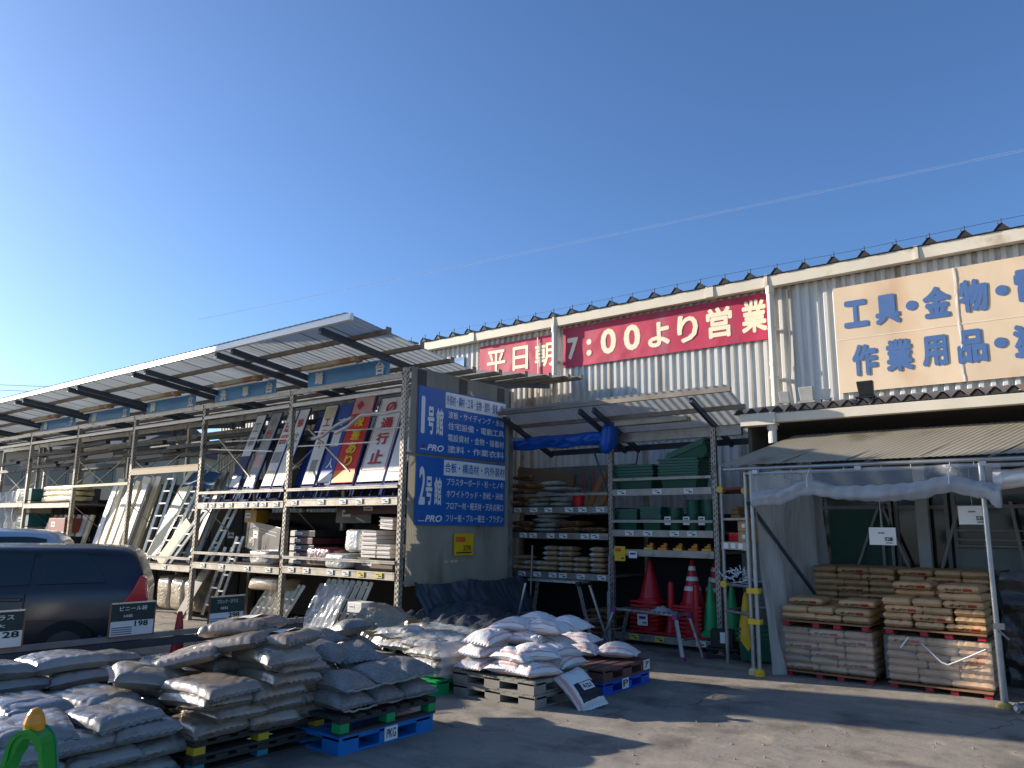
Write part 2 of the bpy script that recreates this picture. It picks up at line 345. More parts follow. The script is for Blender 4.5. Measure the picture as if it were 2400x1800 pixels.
# ------------------------------------------------------------------ signs on the upper wall
CRIM = mat('crimson_banner', 'bd2347', .5, 0, .24, 1.2, bump=.25, bs=3, streak=(3, 3, .5), dirt=(h('b04a60'), 1.1, .56))
CREAMT = mat('cream_letters', 'f1e3c0', .6, 0, .05)
TAN = mat('peach_sign_sheet', 'dfc6a4', .55, 0, .2, .8, bump=.12, bs=2, streak=(1, 1, .6), dirt=(h('d2ab84'), .9, .5))
BLT = mat('blue_letters', '46699a', .6, 0, .06)
def wall_sign(name, label, cat, x0, x1, z0, z1, m, y=12.18, group=None, grid=10):
    t = thing(name, label, cat, (0, 0, 0), 0, group)
    mb = MB()
    mb.grid(lambda u, v: (x0 + (x1 - x0) * u, y - .01 + .012 * abs(noise.noise((u * (x1 - x0) * 2.2, v * 1.5, x0))) * (1 if .02 < v < .98 else .3), z0 + (z1 - z0) * v), 60, 10)
    mb.span((x0, y + .004, z0), (x1, y + .012, z1))
    mb.build('banner_sheet', m, t); return t
FX, UZ = (1, 0, 0), (0, 0, 1)
t = wall_sign('wall_banner', 'crimson wall banner reading 平日朝, left of the first downspout', 'banner', -10.5, -8.54, 4.62, 5.5, CRIM)
for s, x0, x1 in (('平', -10.29, -9.79), ('日', -9.6, -9.2), ('朝', -9.03, -8.55)): text(s, (x0, 12.17, 4.87), FX, UZ, x1 - x0, .5, CREAMT, t, bold=.022)
t = wall_sign('wall_banner', 'long crimson wall banner reading 7:00より営業 between the downspouts', 'banner', -8.34, -4.28, 4.78, 5.57, CRIM)
for s, x0, x1, z0, z1 in (('7', -8.24, -7.99, 4.93, 5.36), (':', -7.8, -7.68, 4.95, 5.28), ('0', -7.48, -7.14, 4.93, 5.42), ('0', -6.98, -6.63, 4.93, 5.42), ('よ', -6.48, -6.04, 4.92, 5.38), ('り', -5.9, -5.5, 4.92, 5.42), ('営', -5.35, -4.88, 4.92, 5.46), ('業', -4.72, -4.29, 4.92, 5.48)): text(s, (x0, 12.17, z0), FX, UZ, x1 - x0, z1 - z0, CREAMT, t, bold=.035)
t = wall_sign('wall_sign', 'blue wall sign half hidden behind the tall canopy, left of the red banners', 'sign', -12.6, -10.95, 4.6, 5.35, mat('faded_blue_sign', '3f86bd', .5))
text('館', (-12.0, 12.17, 4.75), FX, UZ, .45, .45, WHITE, t)
t = thing('wall_sign', 'big peach wall sign with chunky blue characters reading 工具・金物・電 above 作業用品・塗', 'sign', (0, 0, 0))
for a, b in ((-3.23, -1.573), (-1.572, 1.9)):
    mb = MB()
    def fn(u, v, a=a, b=b):
        x = a + (b - a) * u; z = 3.77 + 1.66 * v
        e = .012 * noise.noise((z * 3, 1, 0)) * (1 if a > -2 and u < .02 else 0) + .03 * noise.noise((z * 2.2, 5, 0)) * (1 if a < -2 and u > .98 else 0)
        return (x + e, 12.168 - .004 * abs(noise.noise((x * 1.7, z * .9, 3))), z)
    mb.grid(fn, 24, 16)
    mb.span((a, 12.172, 3.77), (b, 12.185, 5.43))
    mb.build('sign_sheet', TAN, t)
mb = MB(); mb.span((-3.22, 12.1635, 4.588), (1.9, 12.166, 4.600)); mb.build('sheet_seam', mat('pale_seam', 'ead9c2', .6), t)
mb = MB(); mb.grid(lambda u, v: (-1.572 + .03 * noise.noise((0, u * 4, 2)) + (.012 + .012 * abs(noise.noise((u * 6, 0, 1)))) * (v * 2 - 1) * (1 + 3 * max(0, u - .92)), 12.158 - .004 * abs(noise.noise((u * 14, v, 0))), 3.78 + 1.65 * u), 40, 2); mb.build('torn_seam', mat('torn_white_sheet', 'e4ded2', .5), t)
for s, x0, x1, z0, z1 in (('工', -3.1, -2.75, 4.76, 5.19), ('具', -2.65, -2.31, 4.74, 5.2), ('金', -2.0, -1.65, 4.73, 5.2), ('物', -1.54, -1.18, 4.74, 5.22), ('電', -.87, -.5, 4.74, 5.24),
                          ('作', -3.02, -2.67, 4.0, 4.49), ('業', -2.55, -2.19, 4.01, 4.5), ('用', -2.07, -1.74, 4.03, 4.48), ('品', -1.62, -1.26, 4.02, 4.5), ('塗', -.95, -.58, 4.02, 4.49)):
    text(s, (x0, 12.159, z0), FX, UZ, x1 - x0, z1 - z0, BLT, t, bold=.05, ext=.002)
for x, z in ((-2.15, 4.97), (-1.02, 4.99), (-1.1, 4.26)):
    mb = MB(); mb.prism([(.075 * math.cos(i * math.pi / 10), .075 * math.sin(i * math.pi / 10)) for i in range(20)], (x, 12.16, z), FX, UZ, (0, -.003, 0)); mb.build('lettering', BLT, t)
# ------------------------------------------------------------------ floodlights on the lean-to
def flood(x, y, z, m, label, s=1.0, face=0):
    t = thing('floodlight', label, 'floodlight', (x, y, z - .05), face)
    mb = MB(); mb.prism([(-.09, -.1), (.09, -.1), (.105, .1), (-.105, .1)], (0, .03, .19 * s), (s, 0, 0), (0, -.25, s), (0, -.09 * s, 0)); mb.build('lamp_housing', m, t, bevel=.008)
    mb = MB(); mb.prism([(-.1, -.012), (.1, -.012), (.1, .012), (-.1, .012)], (0, .02, .07 * s), (s * 1.25, 0, 0), (0, -.2, s), (0, -.1 * s, 0)); mb.build('hinge', m, t)
    mb = MB(); mb.bar((-.1 * s, 0, .1 * s), (-.05, .03, -.12), .02, .008); mb.bar((.1 * s, 0, .1 * s), (.05, .03, -.12), .02, .008); mb.bar((-.07, .03, -.12), (.07, .03, -.12), .03, .012); mb.build('bracket', DARK, t)
PGREY = mat('pale_lamp_paint', 'a6a79f', .5)
flood(-3.58, 10.7, 3.46, PGREY, 'pale grey floodlight beside the downspout foot on the lean-to roof', .7)
flood(-3.27, 10.7, 3.42, PGREY, 'larger pale grey floodlight in front of the wall shadow band', .95)
flood(-3.04, 10.75, 3.48, WHITE, 'small whitish floodlight between the grey and the black floodlight', .6, .5)
flood(-2.49, 10.6, 3.40, BLACKP, 'black floodlight on the lean-to roof under the peach sign', .95)
# ------------------------------------------------------------------ canopies
POLY = mat('ribbed_polycarbonate', 'b4bab8', .4, 0, .14, 1.5, .0, streak=(1.4, .3, 1), trans=.45, dirt=(h('8f8c80'), 2, .6))
FASC = mat('fascia_metal', 'f0eadb', .22, 0, .06, 3, spec=.8)
PURL = mat('purlin_metal', '83786a', .5, .3, .2, 5, dirt=(h('6d4a32'), 4, .58))
cp = thing('canopy_roof', 'high V shaped translucent canopy over the long left rack', 'canopy', (0, 0, 0))
def zc(y): return 4.49 - (y - 6.4) * .14 if y < 8.9 else 4.14 + (y - 8.9) * .125
CX0, CX1 = -29.5, -7.85
mb = MB(); mb.corr((CX1, 6.38, zc(6.38)), (-1, 0, 0), (0, 2.52, -.353), (0, 0, 1), CX1 - CX0, .13, .007, 'sine'); mb.build('roof_sheet', POLY, cp)
mb = MB(); mb.corr((CX1, 8.92, zc(8.92)), (-1, 0, 0), (0, 3.05, .381), (0, 0, 1), CX1 - CX0, .13, .007, 'sine'); mb.build('roof_sheet', POLY, cp)
mb = MB(); mb.prism([(0, 0), (-.012, -.095), (.05, -.095), (.05, 0)], (CX0, 6.40, zc(6.4) - .005), (0, 1, 0), (0, 0, 1), (CX1 - CX0 + .06, 0, 0)); mb.build('fascia', FASC, cp)
for y in (7.05, 7.7, 8.35, 8.86, 9.5, 10.2, 10.9, 11.5, 11.93):
    mb = MB(); mb.span((CX0, y - .03, zc(y) - .07), (CX1 + .08, y + .03, zc(y) - .008)); mb.span((CX1 + .08, y - .04, zc(y) - .07), (CX1 + .1, y + .05, zc(y) + .02)); mb.build('purlin', PURL, cp)
for x in [-8.5] + [a + d for a in (-10.87, -13.59, -16.3, -19.0, -21.7, -24.4, -27.1) for d in (.2, -.24)]:
    mb = MB(); mb.bar((x, 6.46, zc(6.46) - .12), (x, 9.05, zc(8.9) - .12), .06, .09); mb.bar((x, 9.0, zc(9) - .12), (x, 11.9, zc(11.9) - .12), .06, .09)
    mb.box((x, 8.1, (zc(8.1) - .2 + 3.95) / 2), (.08, .08, zc(8.1) - .2 - 3.95)); mb.box((x, 10.2, (zc(10.2) - .2 + 3.95) / 2), (.08, .08, zc(10.2) - .2 - 3.95))
    mb.build('rafter', DARK, cp)
mb = MB()
x = CX1 - .66
while x > CX0:
    mb.bar((x, 6.40, zc(6.4) - .004), (x, 8.9, zc(8.89) - .004), .014, .006); mb.bar((x, 8.95, zc(8.95) - .004), (x, 11.95, zc(11.95) - .004), .014, .006); x -= .66
mb.build('sheet_seam', mat('lap_seam', '5f6466', .6), cp)  # grey lap lines where the roof sheets overlap
fi = None
for k, x in enumerate((-9.6, -12.2, -14.9, -17.7, -20.4)):
    lab = 'boxy strip light under the high canopy, ' + ['above the 踏台 banner', 'above the 洗車台 banner', 'third from the near end', 'fourth from the near end', 'fifth from the near end'][k]
    if fi is None:
        fi = thing('strip_light', lab, 'strip light', (x, 7.55, 0), 0, 'strip lights under the left canopy')
        mb = MB(); mb.box((0, 0, zc(7.55) - .12), (1.3, .16, .07)); mb.build('lamp_housing', mat('aged_lamp_paint', 'a89a80', .6, dirt=(h('8c5a34'), 3, .5)), fi)
        mb = MB(); mb.tube((-.6, 0, zc(7.55) - .175), (.6, 0, zc(7.55) - .175), .018, 8); mb.build('lamp_tube', WHITE, fi)
    else: dup(fi, (x, 7.55, 0), None, lab)
BAN = mat('blue_hanging_banner', '5f9fd0', .5, 0, .12, 2, trans=.35)
for k, (x0, x1, chars, lab) in enumerate((((-10.6), -8.6, '踏　台', 'blue hanging banner reading 踏台 above the construction boards'), (-13.45, -11.48, '洗車台', 'blue hanging banner reading 洗車台 in the second bay'), (-16.1, -14.1, '脚　立', 'blue hanging banner reading 脚立 above the leaning ladders'), (-18.8, -16.8, '脚　立', 'blue hanging banner reading 脚立 two bays beyond 洗車台'), (-21.5, -19.5, '梯子', 'farthest blue hanging banner that still shows characters'))):
    t = thing('hanging_banner', lab, 'banner', (0, 0, 0), 0, 'blue banners hanging along the rack top')
    mb = MB(); mb.grid(lambda u, v: (x0 + (x1 - x0) * u, 7.87 + .012 * math.sin(u * 9 + k), 3.975 + .265 * v), 14, 2); mb.build('banner_sheet', BAN, t)
    n = len(chars)
    for i, c in enumerate(chars):
        if c == '　': continue
        text(c, (x0 + (x1 - x0) * (.12 + .74 * i / max(1, n - 1)) - .02, 7.85, 4.0), FX, UZ, .21, .21, WHITE, t, bold=.035)
# ------------------------------------------------------------------ left storage rack
SL = mat('slotted_rack_post', 'aaa090', .5, .35, .25, 7, dirt=(h('6b543f'), 6, .57))
HOLE = mat('slot_shadow', '2a2622', .8)
PX = [-8.16, -10.87, -13.59, -16.3, -19.0, -21.7, -24.4, -27.1]
PYS = (7.8, 9.0, 10.2)
rk = thing('storage_rack', 'long double steel storage rack under the V shaped canopy', 'rack', (0, 0, 0))
def post(x, y, ht, par, w=.075, slots=True):
    mb = MB(); mb.box((x, y, ht / 2), (w, w, ht)); mb.box((x, y, .006), (w + .06, w + .06, .012))
    if slots:
        mb.k = 1
        z = .1
        while z < ht - .05:
            mb.box((x - .015, y - w / 2 - .0015, z), (.012, .003, .035)); mb.box((x + .018, y - w / 2 - .0015, z + .03), (.012, .003, .035)); mb.box((x + w / 2 + .0015, y - .012, z), (.003, .012, .035)); mb.box((x + w / 2 + .0015, y + .018, z + .03), (.003, .012, .035)); z += .075
    return mb.build('post', [SL, HOLE], par)
for i, x in enumerate(PX):
    for j, y in enumerate(PYS): post(x, y, 4.02 if i == 0 else 3.95, rk, slots=(j == 0 and i < 5))
def beam(x0, x1, y, z, hh=.11, m=BEAM, name='shelf_beam', par=None):
    mb = MB(); mb.span((x0 + .042, y - .045, z - hh), (x1 - .042, y - .005, z)); mb.span((x0 + .042, y - .05, z - .018), (x1 - .042, y - .046, z - .004)); mb.build(name, m, par or rk)
def deck(x0, x1, y0, y1, z, par, m=None):
    mb = MB(); mb.span((x0 + .05, y0, z - .05), (x1 - .05, y1, z - .01)); mb.build('shelf_deck', m or mat('dark_deck', '6a645c', .8), par)
bays = list(zip(PX[1:], PX[:-1]))
shz = {0: (1.06, 2.12), 1: (1.03, 2.10), 2: (.95,), 3: (.9,), 4: (1.0, 2.17), 5: (1.0, 2.2), 6: (1.0, 2.2)}
for i, (a, b) in enumerate(bays):
    for z in shz[i]: beam(a, b, 7.8, z); deck(a, b, 7.8, 9.0, z, rk); deck(a, b, 9.0, 10.2, z, rk)
    for z in ((1.22, 2.3) if i < 2 else (1.1,)): beam(a, b, 7.79, z, .045, STEEL, 'guard_bar')
    for z in (3.95, 3.72): beam(a, b, 7.8, z, .08 if z > 3.8 else .06, STEEL, 'tie_beam')
    for y in (9.0, 10.2): beam(a, b, y, 3.93, .1, STEEL, 'tie_beam')
    mb = MB(); mb.bar((b - .05, 7.86, 2.1), (b - .05, 8.96, 1.2), .03, .012); mb.bar((b - .05, 7.86, 2.6), (b - .05, 8.96, 3.6), .03, .012); mb.bar((a + .1, 8.96, 3.3), (b - .1, 8.96, 2.3), .03, .012); mb.bar((a + .1, 8.97, 2.3), (b - .1, 8.97, 3.3), .03, .012); mb.build('brace', STEEL, rk)
beam(PX[3], PX[2], 7.8, 2.83, .13, mat('bare_timber', 'a4906f', .7, streak=(1, 8, 8)), 'tie_beam'); beam(PX[4], PX[3], 7.8, 2.56, .05, mat('pale_rail', 'c9c69a', .6), 'guard_bar')
mb = MB()
for i in (0, 1): mb.bar((bays[i][0] + .1, 7.84, 3.0 + .1 * i), (bays[i][1] - .6, 7.86, 2.96), .02, .02); mb.bar((bays[i][0] + .1, 8.2, 3.28), (bays[i][1] - .3, 8.2, 3.2), .02, .02); mb.bar((bays[i][0] + .2, 8.0, 3.3), (bays[i][0] + 1.3, 8.0, 2.55), .03, .02); mb.build('brace', STEEL, rk); mb = MB()
TAGY = mat('yellow_price_tag', 'd8c245', .6)
def price_tags(x0, x1, y, z, n, par, yellow=()):
    for k in range(n):
        x = x0 + (x1 - x0) * (k + .5 + random.uniform(-.25, .25)) / n
        mb = MB(); mb.span((x - .075, y - .006, z - .085), (x + .075, y, z - .012)); mb.k = 1; mb.span((x - .055, y - .0085, z - .04), (x + .02, y - .0062, z - .03)); mb.span((x + .0, y - .0085, z - .07), (x + .05, y - .0062, z - .052)); mb.build('price_tag', [TAGY if k in yellow else CARD, INK], par)
price_tags(-10.8, -8.2, 7.748, 2.12, 5, rk); price_tags(-13.5, -10.95, 7.748, 2.1, 8, rk); price_tags(-10.8, -8.2, 7.748, 1.06, 6, rk, (4, 5)); price_tags(-13.5, -10.95, 7.748, 1.03, 4, rk); price_tags(-16.2, -13.7, 7.748, .95, 2, rk)
# dark cartons added to block the view and darken the shelf depth
for i, (a, b) in enumerate(bays[:5]):
    if i in (0, 1):
        for z0, z1 in ((.1, .95), (1.12, 1.95), (2.2, 3.5)):
            mb = MB(); mb.span((a + .1, 9.12, z0), (b - .1, 10.0, z1 - (.4 if i == 0 and z0 > 2 else 0))); o = mb.build('backing_carton', mat('dark_backing', '2f2a26', .8, var=.4, vs=2)); tag(o, 'dark bulk carton added to darken the %s shelf behind the %s bay' % (['bottom', 'middle', 'top'][int(z0)], ['first', 'second'][i]), 'carton')
# ------------------------------------------------------------------ end panel with its two blue signs
PANS = mat('smoked_ribbed_sheet', '98917f', .4, 0, .2, 2, streak=(1, 1, .4), trans=.25, dirt=(h('6b6455'), 2, .6))
ep = thing('panel_screen', 'tall ribbed translucent panel closing the near end of the rack', 'panel', (-8.1, 7.8, 0))
mb = MB(); mb.corr((-.01, .06, .87), (0, 1, 0), (0, 0, 3.18), (1, 0, 0), 2.35, .032, .012, 'sine'); mb.build('ribbed_sheet', PANS, ep)
mb = MB(); mb.span((-.03, 2.38, 0), (.04, 2.46, 4.0)); mb.build('post', STEEL, ep)
mb = MB()
for z in (2.74, 4.0, .9): mb.span((-.06, .05, z), (-.02, 2.38, z + .04))
mb.build('rail', STEEL, ep)
for y in (.27, 1.2, 2.15):
    mb = MB(); mb.span((.006, y - .09, 3.78), (.012, y + .09, 4.02)); mb.build('fixing_plate', mat('dark_tape', '3a3c3e', .6), ep)
SIGNB = mat('blue_sign_sheet', '1c5fa8', .45, 0, .06, 2)
PY_, PZ = (0, 1, 0), (0, 0, 1)
def psign(label, z0, z1, num, white, rows, wb):
    t = thing('panel_sign', label, 'sign', (-8.06, 8.0, z0), 0, 'blue building signs on the end panel')
    mb = MB(); mb.span((-.02, -.02, 0), (.004, 2.04, z1 - z0)); mb.build('sign_sheet', SIGNB, t)
    mb = MB(); mb.span((.004, .555, wb - z0), (.008, 2.035, z1 - z0 - .02)); mb.build('heading_strip', CARD, t)
    def tx(s, y, z, w, hh, m=CARD, b=.02, **k): text(s, (.009, y - 8.0, z - z0), PY_, PZ, w, hh, m, t, bold=b, **k)
    tx(num, 8.03, z0 + .29, .13 if num == '2' else .08, .56, b=.03); tx('号', 8.17, z0 + .29, .14, .42, b=.03); tx('館', 8.35, z0 + .29, .16, .42, b=.03)
    tx('PRO', 8.175, z0 + .045, .36, .1, b=.03, shear=.25)
    mb = MB(); mb.prism([(-.035, 0), (.035, 0), (0, .06)], (.005, .1, .08), PY_, PZ, (.004, 0, 0)); mb.build('emblem', mat('emblem_red', '8f2540', .6), t)
    mb = MB(); mb.span((.005, .04, .055), (.009, .16, .066)); mb.build('emblem_line', CARD, t)
    tx(white, 8.575, wb + .045, 1.45, z1 - wb - .1, SIGNB, .02)
    for s, z in rows: tx(s, 8.62, z, 1.37, .115, CARD, .012)
psign('upper blue panel sign headed 1号館 with white product rows', 2.775, 3.775, '1', '外装材・鋼材・工具・金物・塗料・接着・電材', (('波板・サイディング・水道', 3.355), ('住宅設備・電動工具', 3.18), ('電設資材・金物・接着材', 3.0), ('塗料・作業衣料', 2.825)), 3.51)
psign('lower blue panel sign headed 2号館 with white product rows', 1.73, 2.73, '2', '合板・構造材・内外装材', (('プラスターボード・杉・ヒノキ', 2.325), ('ホワイトウッド・赤松・米松', 2.145), ('フロアー材・軽天材・天井点検口', 1.965), ('フリー板・ブルー養生・プラダン', 1.78)), 2.475)
t = thing('price_card', 'yellow price card taped under the 2号館 sign', 'price card', (-8.065, 8.83, 1.28))
mb = MB(); mb.span((0, 0, 0), (.008, .44, .33)); mb.build('card_sheet', YEL, t)
text('278', (.01, .2, .07), PY_, PZ, .18, .08, INK, t); mb = MB(); mb.span((.009, .03, .2), (.011, .25, .28)); mb.build('heading_strip', mat('orange_print', 'd9622b', .6), t); mb = MB(); mb.span((.009, .05, .03), (.011, .4, .05)); mb.build('print_line', INK, t)
# ------------------------------------------------------------------ facade canopy
fc = thing('canopy_roof', 'low sloping translucent canopy over the wall rack with green tubs', 'canopy', (0, 0, 0))
def zf(y): return 3.62 - (y - 9.8) * .36
mb = MB(); mb.corr((-4.05, 9.78, zf(9.78)), (-1, 0, 0), (0, 1.4, -.504), (0, 0, 1), 3.96, .13, .008, 'sine'); mb.build('roof_sheet', POLY, fc)
mb = MB(); mb.corr((-4.05, 11.17, zf(11.17) + .012), (-1, 0, 0), (0, .17, -.061), (0, 0, 1), 3.96, .13, .04, 'sine'); mb.build('end_flashing', POLY, fc)
mb = MB(); mb.span((-8.0, 11.29, 2.98), (-4.05, 11.33, zf(11.33) + .004)); mb.build('end_beam', DARK, fc)
for y in (9.82, 10.3, 10.85):
    mb = MB(); mb.span((-8.02, y - .03, zf(y) - .075), (-4.0, y + .03, zf(y) - .012)); mb.build('purlin', PURL, fc)
for x in (-4.6, -6.2, -6.45, -7.95):
    mb = MB(); mb.bar((x, 9.85, zf(9.85) - .12), (x, 11.25, zf(11.25) - .12), .05, .08); mb.build('rafter', DARK, fc)
mb = MB(); mb.span((-8.9, 10.62, 3.05), (-4.2, 10.7, 3.19)); mb.build('header_beam', STEEL, fc)
mb = MB(); mb.box((-5.4, 10.2, zf(10.2) - .2), (1.2, .14, .06)); o = mb.build('strip_light', mat('aged_lamp_paint', 'a89a80')); tag(o, 'boxy strip light under the low wall canopy', 'strip light')
# ================================================================== BAGS
def bag_mesh(name, L, Wd, H, m, seed, p=3.0, e=.6, lump=.012, wr=.006, sag=0.0, nu=26, nv=18, seam=.0, pinch=.06, fold=0.0):
    rs = Vector((seed * 7.3, seed * 3.1, seed * 1.7))
    mb = MB()
    def surf(side):
        def fn(a, b):
            u, v = a * 2 - 1, b * 2 - 1
            u = math.copysign(abs(u) ** .8, u); v = math.copysign(abs(v) ** .8, v)
            t = max(0, (1 - abs(u) ** p) * (1 - abs(v) ** p)) ** e
            x = L / 2 * u * (1 - pinch * (1 - v * v)); y = Wd / 2 * v * (1 - pinch * (1 - u * u))
            q = Vector((x, y, side * .2)) + rs
            nn = noise.noise(q * 4) * lump * 1.6 + noise.noise(q * 11) * lump * .5 if side > 0 else noise.noise(q * 5) * lump * .6
            w = wr * math.sin(y * 95 + 6 * noise.noise(q * 6)) * (abs(u) ** 4) + wr * .8 * math.sin(x * 70 + 5 * noise.noise(q * 5 + rs)) * (abs(v) ** 5)
            cr = -wr * 2.2 * max(0, 1 - abs(noise.noise(q * 7 + rs * 2)) * 9) * (1 if side > 0 else 0)
            x += noise.noise(q * 3 + rs) * .012; y += noise.noise(q * 3 - rs) * .012
            z = side * H / 2 * t * (1.0 if side > 0 else .85) + (nn + w + cr) * (.25 + .75 * t) - sag * u * u + fold * v * u
            return (x, y, z + H * .45)
        return fn
    mb.grid(surf(1), nu, nv)
    k = len(mb.f); mb.grid(surf(-1), nu, max(8, nv - 4))
    for i in range(k, len(mb.f)): mb.f[i] = tuple(reversed(mb.f[i]))
    if seam:      # stitched lip that stands out round the edge
        n = 40
        for i in range(n):
            pts = []
            for j in (i, i + 1):
                s = j / n
                v = 2 * s - 1; y = Wd / 2 * v; x = L / 2 * (1 - pinch * (1 - v * v)); pts.append((x, y))
            (x0, y0), (x1, y1) = pts
            for sg in (1, -1):
                d0 = .004 * math.sin(i * 1.3 + seed) ; d1 = .004 * math.sin((i + 1) * 1.3 + seed)
                z0 = H * .45 - sag + d0; z1 = H * .45 - sag + d1
                mb.add([(sg * (x0 - .01), y0, z0 + .005), (sg * (x1 - .01), y1, z1 + .005), (sg * (x1 + seam), y1, z1 - .008), (sg * (x0 + seam), y0, z0 - .008)], [(0, 1, 2, 3)])
    return mb.mesh(name, m, True)
CEM = mat('kraft_paper', 'd0a878', .72, 0, .16, 5, .25, 45, rnd=.16)
CEMP = mat('printed_kraft_paper', 'd0a878', .72, 0, .16, 5, .25, 45, rnd=.14, stripe=[(0, -.13, .03, 2, .022, .048, h('4a2f22'), 60), (0, .04, .13, 2, .02, .05, h('b0392c'), 0)])
CEMG = mat('dusty_kraft_paper', 'c49f72', .75, 0, .22, 4, .25, 45, rnd=.18)
WSACK = mat('white_woven_sack', 'dcdad6', .6, 0, .08, 6, .35, 50, coat=.1, stripe=[(1, .095, .104, 0, -1, 1, h('dcb4ad'), 0), (1, .128, .146, 0, -1, 1, h('d59f97'), 0), (1, -.104, -.095, 0, -1, 1, h('dcb4ad'), 0), (1, -.146, -.128, 0, -1, 1, h('d59f97'), 0), (0, -.09, .09, 1, -.02, .03, h('c9a5a0'), 40)])
GRAV = mat('gravel_in_clear_film', '7d7a75', .5, 0, .2, 6, .35, 70, coat=.35, mode='gravel', rnd=.1)
TANB = mat('sand_in_clear_film', '8b7b68', .32, 0, .18, 5, .3, 10, coat=.9, rnd=.16, dirt=(h('54483b'), 4, .6))
PALB = mat('pale_gravel_in_clear_film', '8e877e', .3, 0, .22, 5, .3, 9, coat=.8, rnd=.15, dirt=(h('6b665f'), 4, .58))
CLRB = mat('pale_sack_under_film', 'c3bcb0', .3, 0, .2, 5, .5, 24, coat=.8, rnd=.1, stripe=[(1, .11, .15, 0, -1, 1, h('b98a7e'), 0)])
M_CEM = [bag_mesh('cement_bag', .52, .335, .088, CEM, i, p=9, e=.24, lump=.004, wr=.004, pinch=.02) for i in range(3)]
M_CEMP = [bag_mesh('cement_bag', .52, .335, .088, CEM, 20 + i, p=9, e=.24, lump=.004, wr=.004, pinch=.02) for i in range(2)]
def wide(seed, m, Wd=.41): return bag_mesh('cement_bag', Wd, .52, .088, m, seed, p=9, e=.24, lump=.004, wr=.004, pinch=.02)
M_WIDE = [wide(31, CEMP), wide(32, CEMP), wide(33, CEM)]
M_DUSTY = [bag_mesh('cement_bag', .34, .52, .09, CEMG, 40 + i, p=9, e=.24, lump=.005, wr=.006, pinch=.02) for i in range(3)]
M_DW = [wide(45, CEMG), wide(46, CEMP)]
M_NARR = [bag_mesh('cement_bag', .325, .52, .088, CEM, 50 + i, p=9, e=.24, lump=.004, wr=.005, pinch=.02) for i in range(3)]
M_SACK = [bag_mesh('sack', .47, .35, .17, WSACK, 60 + i, p=2.6, e=.62, lump=.014, wr=.007, sag=.02, seam=.02) for i in range(4)]
M_GRAV = [bag_mesh('gravel_bag', .50, .36, .17, GRAV, 70 + i, p=2.8, e=.6, lump=.014, wr=.004, sag=.015, seam=.03) for i in range(4)]
M_TAN = [bag_mesh('sand_bag', .60, .44, .135, TANB, 80 + i, p=6, e=.3, lump=.006, wr=.005, sag=.012, seam=.03, nu=34, nv=22) for i in range(4)]
M_PALE = [bag_mesh('gravel_bag', .60, .46, .13, PALB, 90 + i, p=6, e=.3, lump=.009, wr=.005, sag=.012, seam=.025, nu=36, nv=24) for i in range(4)]
M_CLR = [bag_mesh('sack', .50, .34, .12, CLRB, 100 + i, p=3.4, e=.52, lump=.012, wr=.009, sag=.01, seam=.02) for i in range(3)]
# ------------------------------------------------------------------ pallets
def wood_pallet(loc, label, blockm, w=1.1, d=1.1, ht=.13, rz=0, deckm=None):
    t = thing('pallet', label, 'pallet', loc, rz)
    dm = deckm or DKWOOD
    for i in range(7):
        y = -d / 2 + .05 + i * (d - .1) / 6
        mb = MB(); mb.box((0, y, ht - .011), (w, .1, .02)); mb.build('deck_board', dm, t)
    for x in (-w / 2 + .05, 0, w / 2 - .05):
        mb = MB(); mb.box((x, 0, ht - .033), (.09, d, .02)); mb.box((x, 0, .01), (.09, d, .02)); mb.build('stringer', dm, t)
    for x in (-w / 2 + .05, 0, w / 2 - .05):
        for y in (-d / 2 + .045, 0, d / 2 - .045):
            mb = MB(); mb.box((x, y, (ht - .043 + .02) / 2), (.095, .09, ht - .066)); mb.build('block', blockm, t)
    return t
def plastic_pallet(loc, label, m, w=1.1, d=1.1, ht=.135, rz=0, mark=None):
    t = thing('pallet', label, 'pallet', loc, rz)
    mb = MB()
    n = 9
    mb.box((0, 0, ht - .012), (w - .02, d - .02, .012))
    for i in range(n): mb.box((-w / 2 + .05 + i * (w - .1) / (n - 1), 0, ht - .008), (.06, d, .016))
    for y in (-d / 2 + .02, d / 2 - .02): mb.box((0, y, ht - .02), (w - .002, .036, .036))
    for x in (-w / 2 + .02, w / 2 - .02): mb.box((x, 0, ht - .02), (.036, d - .08, .038))
    mb.build('top_deck', m, t)
    mb = MB()
    for y in (-d / 2 + .08, 0, d / 2 - .08): mb.box((0, y, .009), (w - .004, .15, .018))
    for x in (-w / 2 + .08, 0, w / 2 - .08): mb.box((x, 0, .0105), (.15, d - .004, .017))
    mb.build('bottom_frame', m, t)
    bw = .2
    for x in (-w / 2 + bw / 2, 0, w / 2 - bw / 2):
        for y in (-d / 2 + bw / 2, 0, d / 2 - bw / 2):
            mb = MB(); mb.box((x, y, ht / 2 - .002), (bw - .004, bw - .004, ht - .04)); mb.build('block', m, t)
    if mark:
        mb = MB(); a, b, c = mark; mb.span((a, b - .07, .02), (a + .004, b + .07, .125)); mb.build('label_plate', CARD, t)
        text(c, (a + .005, b - .05, .04), (0, 1, 0), (0, 0, 1), .1, .07, mat('maroon_ink', '5a2c33', .6), t)
    return t
# ------------------------------------------------------------------ foreground piles
rs = random.Random(5)
CNT = {}
def heap(meshes, name, cat, group, items, fmt):
    for k, it in enumerate(items):
        x, y, z, rz = it[:4]; rx = it[4] if len(it) > 4 else 0; ry = it[5] if len(it) > 5 else 0
        lab = it[6] if len(it) > 6 else fmt(k, it)
        inst(name, meshes[rs.randrange(len(meshes))], (x, y, z), Euler((rx, ry, rz)), lab, cat, group, (1 + rs.uniform(-.04, .05), 1 + rs.uniform(-.04, .05), 1 + rs.uniform(-.08, .12)))
